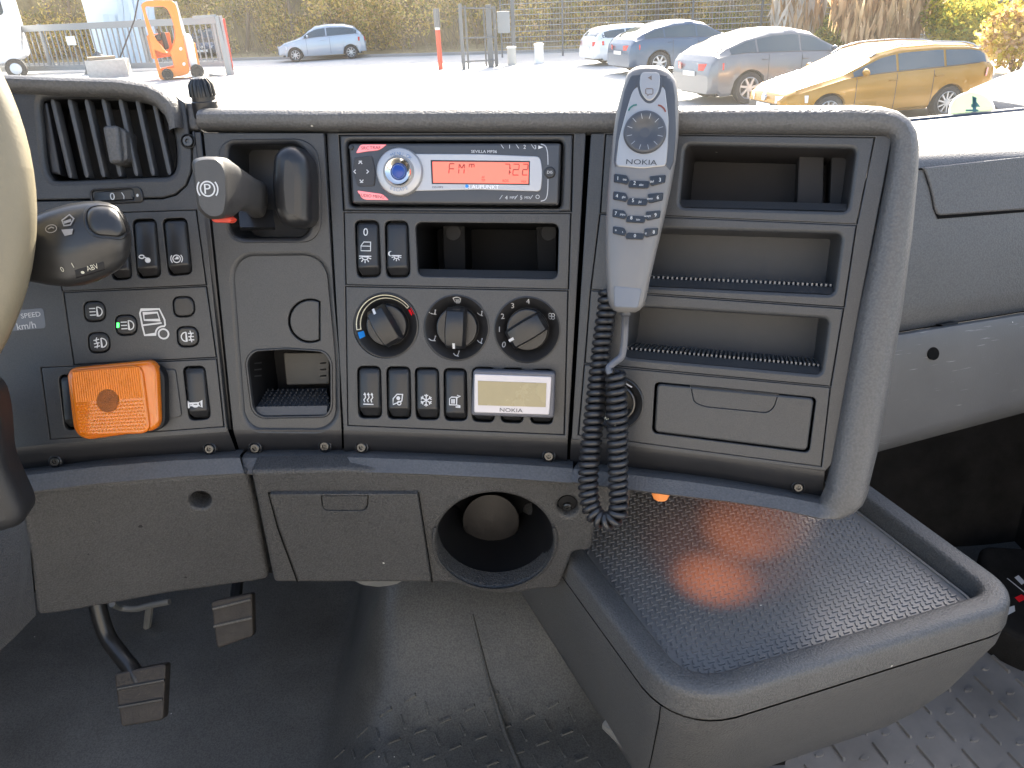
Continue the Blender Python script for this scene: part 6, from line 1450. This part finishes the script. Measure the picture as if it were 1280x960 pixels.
squash(car('parked_car', 'white estate car mostly hidden behind the blue grey car', wR+dS*2.70, wR, paintm('white_paint', (.74, .75, .76)), WAG, 4.57, 1.80, 2.62, .86, .32, -1, 'cars parked in the yard', 10), .91)
dF = gnd(1352, 196); dR = dF-gd_*2.62
car('parked_car', 'dark car with a pale round badge, cut off beside the green windscreen sticker', dF, dR, paintm('dark_grey_paint', (.055, .06, .068)), WAG, 4.57, 1.80, 2.62, .86, .32, 1, 'cars parked in the yard', 10)
hR_ = gnd(440, 73.5); hd_ = np.array([-hR_[1], hR_[0], 0]); hd_ = hd_/np.linalg.norm(hd_)
car('parked_car', 'small pale blue silver hatchback parked alone by the far kerb', hR_+hd_*2.46, hR_, paintm('pale_blue_silver_paint', (.42, .47, .52)), HAT, 3.9, 1.65, 2.46, .74, .29, 1, 'cars parked in the yard', 8)
kF, kR = gnd(255, 79), gnd(300, 79)
car('parked_car', 'dark blue car seen through the bars behind the forklift mast', gnd(244, 80)+np.array([0, 4, 0]), gnd(244, 80)+np.array([-.3, 6.5, 0]), paintm('dark_blue_paint', (.05, .07, .11)), HAT, 3.9, 1.65, 2.46, .74, .29, 1, 'cars parked in the yard', 8)

# ------------------------------------------------ gate, posts, fences
GREY = mk('grey_galvanised_steel', (.26, .27, .28), .5, metal=.3); DGREY = mk('dark_grey_steel', (.12, .125, .13), .5)
def upright(px_, pyb, pyt):
    """ground point under pixel (px_, pyb) and the height that reaches pixel row pyt"""
    g = gnd(px_, pyb); D = g @ _f; k = 1.0
    for h in np.linspace(.1, 9, 900):
        p = g+np.array([0, 0, h]); z = p @ _f
        if 480-FPX*(p @ _U)/z < pyt: return g, h
    return g, 9
gA, hA = upright(38, 92, 34); gB, hB = upright(286, 86, 20)
gate = thing('sliding_gate', 'long grey sliding gate with a thick top rail and thin upright bars', 'gate', (gA+gB)/2)
gv = (gB-gA); gl_ = np.linalg.norm(gv); gv = gv/gl_; gH = (hA+hB)/2
gA2 = gA-gv*4; gl2 = gl_+4
mb = MB(); ang_ = math.atan2(gv[1], gv[0]); mb.box(gA2+gv*gl2/2+np.array([0, 0, gH-.12]), gl2, .16, .26, 0, ang_); mb.build('top_rail', GREY, gate, 0)
mb = MB(); mb.box(gA2+gv*gl2/2+np.array([0, 0, .22]), gl2, .14, .22, 0, ang_); mb.build('bottom_rail', GREY, gate, 0)
nb = int(gl2/.28)
for i in range(nb):
    mb = MB(); mb.box(gA2+gv*(i+.5)*gl2/nb+np.array([0, 0, (gH-.2)/2+.2]), .045, .045, gH-.45, 0, ang_); mb.build('bar', GREY, gate, 0)
for q in (.36, .73, .98):
    mb = MB(); mb.box(gA2+gv*gl2*q+np.array([0, 0, gH/2+.1]), .12, .12, gH-.1, 0, ang_); mb.build('post', GREY, gate, 0)
p = gA+gv*gl_*.27+np.array([0, -.08, gH*.66]); mb = MB(); mb.box(p, .5, .02, .36, 0, ang_); mb.build('notice', PLATE, gate, 0)
g, h = upright(551, 87, 11)
bp = thing('barrier_post', 'slim post painted red below and black on top, standing on the yard', 'post', g)
mb = MB(); mb.tube([g, g+np.array([0, 0, h*.66])], .085, 12); mb.build('red_shaft', mk('orange_red_paint', (.62, .07, .03), .5), bp)
mb = MB(); mb.tube([g+np.array([0, 0, h*.66]), g+np.array([0, 0, h*.70])], .088, 12); mb.build('white_band', PLATE, bp)
mb = MB(); mb.tube([g+np.array([0, 0, h*.70]), g+np.array([0, 0, h])], .11, 12); mb.build('black_head', DGREY, bp)
pg = thing('pedestrian_gate', 'narrow dark grey steel gate frame with a thick post beside the red post', 'gate', gnd(600, 85))
for x0, yb, yt, r_ in ((580, 87, 5, .06), (586, 86, 7, .035), (608, 83, 9, .03), (614, 84, 6, .10), (621, 83, 8, .06), (576, 60, -30, .05), (643, 80, -10, .07)):
    g, h = upright(x0, yb, yt); mb = MB(); mb.box(g+np.array([0, 0, h/2]), r_*2, r_*2, h); mb.build('post', DGREY, pg, 0)
g1_, h_ = upright(582, 86, 8); g2_, h2 = upright(620, 84, 8)
for zf in (.97, .12, .5):
    mb = MB(); mb.tube([g1_+np.array([0, 0, h_*zf]), g2_+np.array([0, 0, h2*zf])], .03, 6); mb.build('rail', DGREY, pg)
mb = MB(); g, h = upright(625, 82, 15); mb.box(g+np.array([.2, .3, h*.80]), .45, .3, .7); mb.build('control_box', GREY, pg, 0)
for x, yb, yt, r_, lb in ((640, 81, 58, .16, 'short grey concrete bollard with pale cap beside the dark steel gate'), (674, 79, 54, .17, 'short white bollard with rounded cap, standing apart near the mesh fence')):
    g, h = upright(x, yb, yt); b_ = thing('bollard', lb, 'bollard', g, group='bollards by the mesh fence'); mb = MB(); mb.tube([g, g+np.array([0, 0, h*.9])], r_, 14); mb.build('shaft', mk('concrete_bollard', (.45, .44, .41), .8) if r_ < .165 else PLATE, b_); mb = MB(); mb.tube([g+np.array([0, 0, h*.9]), g+np.array([0, 0, h*.97]), g+np.array([0, 0, h])], [r_*1.15, r_*1.1, r_*.5], 14); mb.build('cap', PLATE, b_)
# wire mesh fence behind the cars
fA, fB = gnd(628, 70), gnd(1250, 58)
fA = gnd(628, 72); fB = np.array([fA[0]+34, fA[1]-9.0, GZ])
fnc = thing('mesh_fence', 'tall wire mesh fence with slim grey posts running behind the parked cars', 'fence', (fA+fB)/2)
fd = (fB-fA); fl2 = np.linalg.norm(fd); fd = fd/fl2
for i in range(15):
    mb = MB(); p = fA+fd*fl2*i/14; mb.box(p+np.array([0, 0, 1.5]), .07, .07, 3.0); mb.build('post', DGREY, fnc, 0)
mb = MB()
for k_ in range(15):
    mb.tube([fA+np.array([0, 0, .15+k_*.2]), fB+np.array([0, 0, .15+k_*.2])], .011, 4)
for k_ in range(int(fl2/.12)): mb.tube([fA+fd*k_*.12+np.array([0, 0, .1]), fA+fd*k_*.12+np.array([0, 0, 2.98])], .0035, 3, caps=False)
o = mb.build('wire_mesh', mk('pale_zinc_wire', (.42, .43, .43), .4, metal=.4), fnc, 0); o['kind'] = 'stuff'
# a darker slatted building side behind the fence on the right
gg = gnd(1120, 66); hall = thing('storage_hall', 'dark grey hall wall of long horizontal cladding boards beyond the fence', 'building', (gg[0]+10, gg[1]+16, GZ))
for i in range(14):
    mb = MB(); mb.box((gg[0]+11, gg[1]+16, GZ+.15+i*.42), 26, .12, .38, 0, -.26); mb.build('board', DGREY, hall, 0)
mb = MB(); mb.box((gg[0]+11.1, gg[1]+16.5, GZ+3), 26, .6, 6, 0, -.26); mb.build('wall', mk('hall_wall', (.20, .20, .21), .7), hall, 0)

# ------------------------------------------------ plants by the cars
def bush(name, lb, x, yb, rx, rz, mats, n, size, cat='bush', elong=1.0, vertical=0.0, back=0.0):
    g = gnd(x, yb); g = g*(1+back); g[2] = GZ; t_ = thing(name, lb, cat, g); sp = []
    for i in range(9): a = random.uniform(0, 6.3); q = random.uniform(.2, .75); sp.append((g+np.array([math.cos(a)*rx*q, math.sin(a)*rx*q*.8, rz*random.uniform(.7, 1.25)]), rx*.5, rx*.45, rz*.55))
    sp.append((g+np.array([0, 0, rz*.9]), rx*.8, rx*.7, rz*.85)); foliage('leaves', sp, mats, n, size, t_, elong, vertical)
    mb = MB()
    for i in range(7): a = random.uniform(0, 6.3); mb.tube([g+np.array([math.cos(a)*.05, math.sin(a)*.05, 0]), g+np.array([math.cos(a)*rx*.5, math.sin(a)*rx*.4, rz*1.2])], [.03, .01], 5)
    mb.build('stems', TW, t_); return t_
bush('golden_bush', 'rounded golden yellow bush behind the back of the gold estate car', 1198, 66, 1.35, .95, [LY, LY, LGR], 5200, .07, back=.0)
bush('golden_bush', 'tall dry golden bush at the edge, behind the dark car', 1268, 92, 1.15, .95, [LT, LY, LG], 4200, .08)
bush('low_hedge', 'clipped yellow green hedge just behind the roof of the gold car', 1062, 60, 2.1, .62, [LY, LGR, LGR], 5200, .07, 'hedge')
bush('low_hedge', 'yellow green hedge peeping out behind the blue grey car', 900, 52, 1.5, .75, [LY, LGR], 3200, .07, 'hedge')
bush('reed_clump', 'tall clump of dry orange brown reeds behind the clipped hedge', 1098, 66, 1.7, 1.35, [LT, LT, LB], 3600, .13, 'reeds', 3.0, 5.0, .0)
bush('pampas_grass', 'pale upright pampas grass clump behind the silver grey car', 990, 64, .95, 1.2, [LW, LT], 1300, .14, 'grass clump', 3.4, 5.0, .0)

# ------------------------------------------------ left: forklift, site hut, blocks, white lorry
fF = gnd(215, 100); Df = fF[1]
vf = np.array([fF[0], fF[1], 0]); vf /= np.linalg.norm(vf); rf = np.array([vf[1], -vf[0], 0])
FK = Fr(fF, axes=(rf, (0, 0, 1), -vf))
fork = thing('forklift', 'orange forklift cab with an oval window, a red and grey mast and white counterweight', 'forklift', fF)
ORG = mk('orange_machine_paint', (.80, .22, .015), .4, coat=.3)
cabo = px(FK, rnd([(176, 5), (183, 1), (216, 0), (221, 8), (238, 92), (203, 100), (199, 98)], [3, 5, 5, 6, 5, 4, 3]))
win = px(FK, smooth([(181, 10), (190, 8.5), (204, 8), (211, 14), (217, 30), (219, 44), (217, 55), (211, 66), (204, 60), (196, 50), (189, 36)], 4))
foot = px(FK, rnd([(193, 62), (204, 67), (213, 66), (218, 84), (200, 88)], 2))
for d, nm in ((0, 'side_frame'), (-1.15, 'side_frame')):
    mb = MB(); plate(mb, FK, cabo, [win, foot], d, d-.10, .02, back=False); mb.build(nm, ORG, fork, 40)
def fw(x, y, d=0): return FK.P(x, y, 0) + FK.n*d
mb = MB(); mb.grid([[fw(x, y, .0-.05), fw(x, y, -1.2)] for x, y in ((177, 5), (184, 1.5), (216, 1), (220, 7))]); mb.build('roof', ORG, fork, 40)
mb = MB(); mb.grid([[fw(x, y, -.05), fw(x, y, -1.2)] for x, y in ((203, 99), (237, 91))]); mb.grid([[fw(x, y, -.05), fw(x, y, -1.2)] for x, y in ((176, 6), (201, 98))]); mb.build('floor_pan', ORG, fork, 40)
mb = MB(); pplate(mb, FK, rnd([(200, 40), (206, 40), (212, 60), (206, 64)], 2), [], -.35, -.75, .05, back=True); pplate(mb, FK, rnd([(190, 46), (199, 42), (203, 50), (192, 53)], 2), [], -.3, -.75, .05, back=True); mb.build('seat', TRIM, fork, 40)
mb = MB(); pplate(mb, FK, rnd([(183, 44), (212, 40), (217, 70), (190, 74)], 2), [], -.85, -.95, .02, back=True); mb.build('inner_panel', ORG, fork, 40)
mb = MB(); mb.tube([fw(200, 45, -.5), fw(196, 36, -.5)], .03, 6); mb.build('steering_column', TRIM, fork)
mb = MB(); pplate(mb, FK, rnd([(229, 44), (236, 42), (241, 50), (250, 98), (241, 100)], 2), [], -.1, -1.0, .06, back=True); mb.build('counterweight', PLATE, fork, 40)
mb = MB(); pplate(mb, FK, [(241, 54), (244, 54), (250, 82), (246, 82)], [], -.3, -.9, .02, back=True); mb.build('rear_panel', ORG, fork, 40)
mb = MB()
for i in range(26): mb.tube([fw(217+.46*i*.98, 3+i*1.55, -.02), fw(221+.46*i*.98, 2.4+i*1.55, -.02)], .018, 4)
o = mb.build('hose_guard', PLATE, fork); o['kind'] = 'stuff'
RED = mk('red_mast_paint', (.55, .05, .03), .45)
for q, m_, nm in (([(268, 21), (273, 19.5), (290, 94), (284, 96)], GREY, 'mast_rail'), ([(274, 20), (277.5, 19.5), (293.5, 93), (289, 94.5)], mk('grey_purple_paint', (.30, .27, .28), .5), 'mast_rail'), ([(277.5, 24), (281, 23), (292.5, 88), (290, 89)], RED, 'mast_beam')):
    mb = MB(); pplate(mb, FK, q, [], -.2, -.5, .02, back=True); mb.build(nm, m_, fork, 40)
mb = MB(); pplate(mb, FK, [(226, 22), (230, 22), (246, 92), (242, 92)][:0] + [(262, 92), (290, 96), (276, 107), (264, 104)], [], -.1, -.9, .04, back=True); mb.build('fork_carriage', DGREY, fork, 40)
mb = MB(); pplate(mb, FK, [(240, 20), (270, 18), (271, 21), (241, 23)], [], -.3, -.4, .01, back=True); mb.build('cross_beam', GREY, fork, 40)
for x, y, r_ in ((212, 104, .20), (250, 105, .24)):
    p = FK.P(x, y, 0)+np.array([0, 0, .0]); wf = Fr((p[0], p[1], GZ+r_), axes=(rf, (0, 0, 1), -vf)); mb = MB(); lathe(mb, wf, (0, 0), [(r_*.4, -.2), (r_, -.2), (r_, .05), (r_*.6, .06), (r_*.5, .03)], 24); mb.build('wheel', TYRE, fork)
for x, y in ((226, 61), (230, 80)):
    mb = MB(); pplate(mb, FK, ell(x, y, 2, 2.2, 12), [], .02, -.02, .005); mb.build('round_cover', PLATE, fork)
# pale blue site hut
hb = gnd(150, 82); hb[2] = GZ; HK = Fr(hb, axes=(rf, (0, 0, 1), -vf))
hut = thing('site_hut', 'pale blue panelled site hut standing behind the sliding gate', 'hut', hb)
PB = mk('pale_blue_panel', (.52, .62, .70), .5)
xs_ = np.linspace(128, 190, 9)
for a, b in zip(xs_, xs_[1:]):
    mb = MB(); yt = 18 if b < 150 else -25; lean = 10; pplate(mb, HK, [(a, yt), (b-.5, yt), (b-.5+lean, 92), (a+lean, 92)], [], 0, -.06, .01, back=True); mb.build('panel', PB, hut, 40)
mb = MB(); p = HK.P(166, 92, 0); mb.box((p[0]-vf[0]*-1.3, p[1]+1.4, GZ+1.7), 2.4, 2.4, 3.4); mb.build('back_wall', PB, hut, 0)
mb = MB(); mb.tube([FK.P(174, -6, -3), FK.P(168, 25, -3), FK.P(150, 72, -3)], .03, 6); tag(mb.build('hanging_cable', TRIM, None), 'thin dark cable hanging in front of the pale blue site hut', 'cable')
# concrete block and bin in front of the gate
bk = gnd(139, 96); t_ = thing('concrete_block', 'pale concrete block lying on the yard left of the forklift', 'block', bk); mb = MB(); mb.box(bk+np.array([0, 0, .33]), 1.5, .9, .66, 0, .25); mb.build('block', mk('pale_concrete', (.46, .45, .42), .85, .4, 20, var=.15), t_, 0)
mb = MB(); mb.box(bk+np.array([-.2, 0, .72]), 1.0, .6, .12, 0, .5); mb.build('timber', mk('grey_timber', (.30, .25, .18), .8), t_, 0)
bk = gnd(112, 95)+np.array([0, 1.2, 0]); t_ = thing('debris_pile', 'dark heap of tarpaulin beside the pale concrete block', 'heap', bk)
mb = MB(); rr_ = []
for q in np.linspace(0, 1, 6): rr_.append([bk+np.array([math.cos(a)*.8*(1-q**2)*(1+.2*math.sin(3*a+q*4)), math.sin(a)*.5*(1-q**2), .85*q+.06*math.sin(5*a)]) for a in np.linspace(0, 6.283, 15)[:-1]])
mb.grid(rr_, 0, True); mb.build('tarpaulin', DGREY, t_, 50)
# white lorry nose at the edge of the view
lw = gnd(-40, 100); LK = Fr(lw, axes=(rf, (0, 0, 1), -vf)); lor = thing('white_lorry', 'white lorry cab corner cut off by the edge of the view, left of the gate', 'lorry', lw)
mb = MB(); pplate(mb, LK, rnd([(-220, -120), (-8, -120), (4, -20), (22, 40), (28, 62), (30, 72), (14, 80), (-220, 92)], [0, 10, 10, 10, 8, 5, 5, 0]), [ell(16, 86, 12, 12, 20)][:0], 0, -2.2, .12, seg=4, back=True); mb.build('cab', mk('white_lorry_paint', (.78, .79, .80), .3, coat=.5), lor, 50)
mb = MB(); pplate(mb, LK, rnd([(-160, -100), (-24, -100), (0, 0), (5, 17), (-2, 20), (-160, 24)], 4), [], .02, -.02, .01); mb.build('side_window', CGL, lor, 40)
wf = Fr(LK.P(20, 86, 0), axes=(rf, (0, 0, 1), -vf)); mb = MB(); lathe(mb, wf, (0, 0), [(.2, -.3), (.42, -.3), (.42, .03), (.36, .05), (.24, .04), (.2, .01)], 28); mb.build('wheel', TYRE, lor); mb = MB(); lathe(mb, wf, (0, 0), [(.24, .03), (.2, .06), (.08, .07)], 24); mb.build('wheel_hub', PLATE, lor)
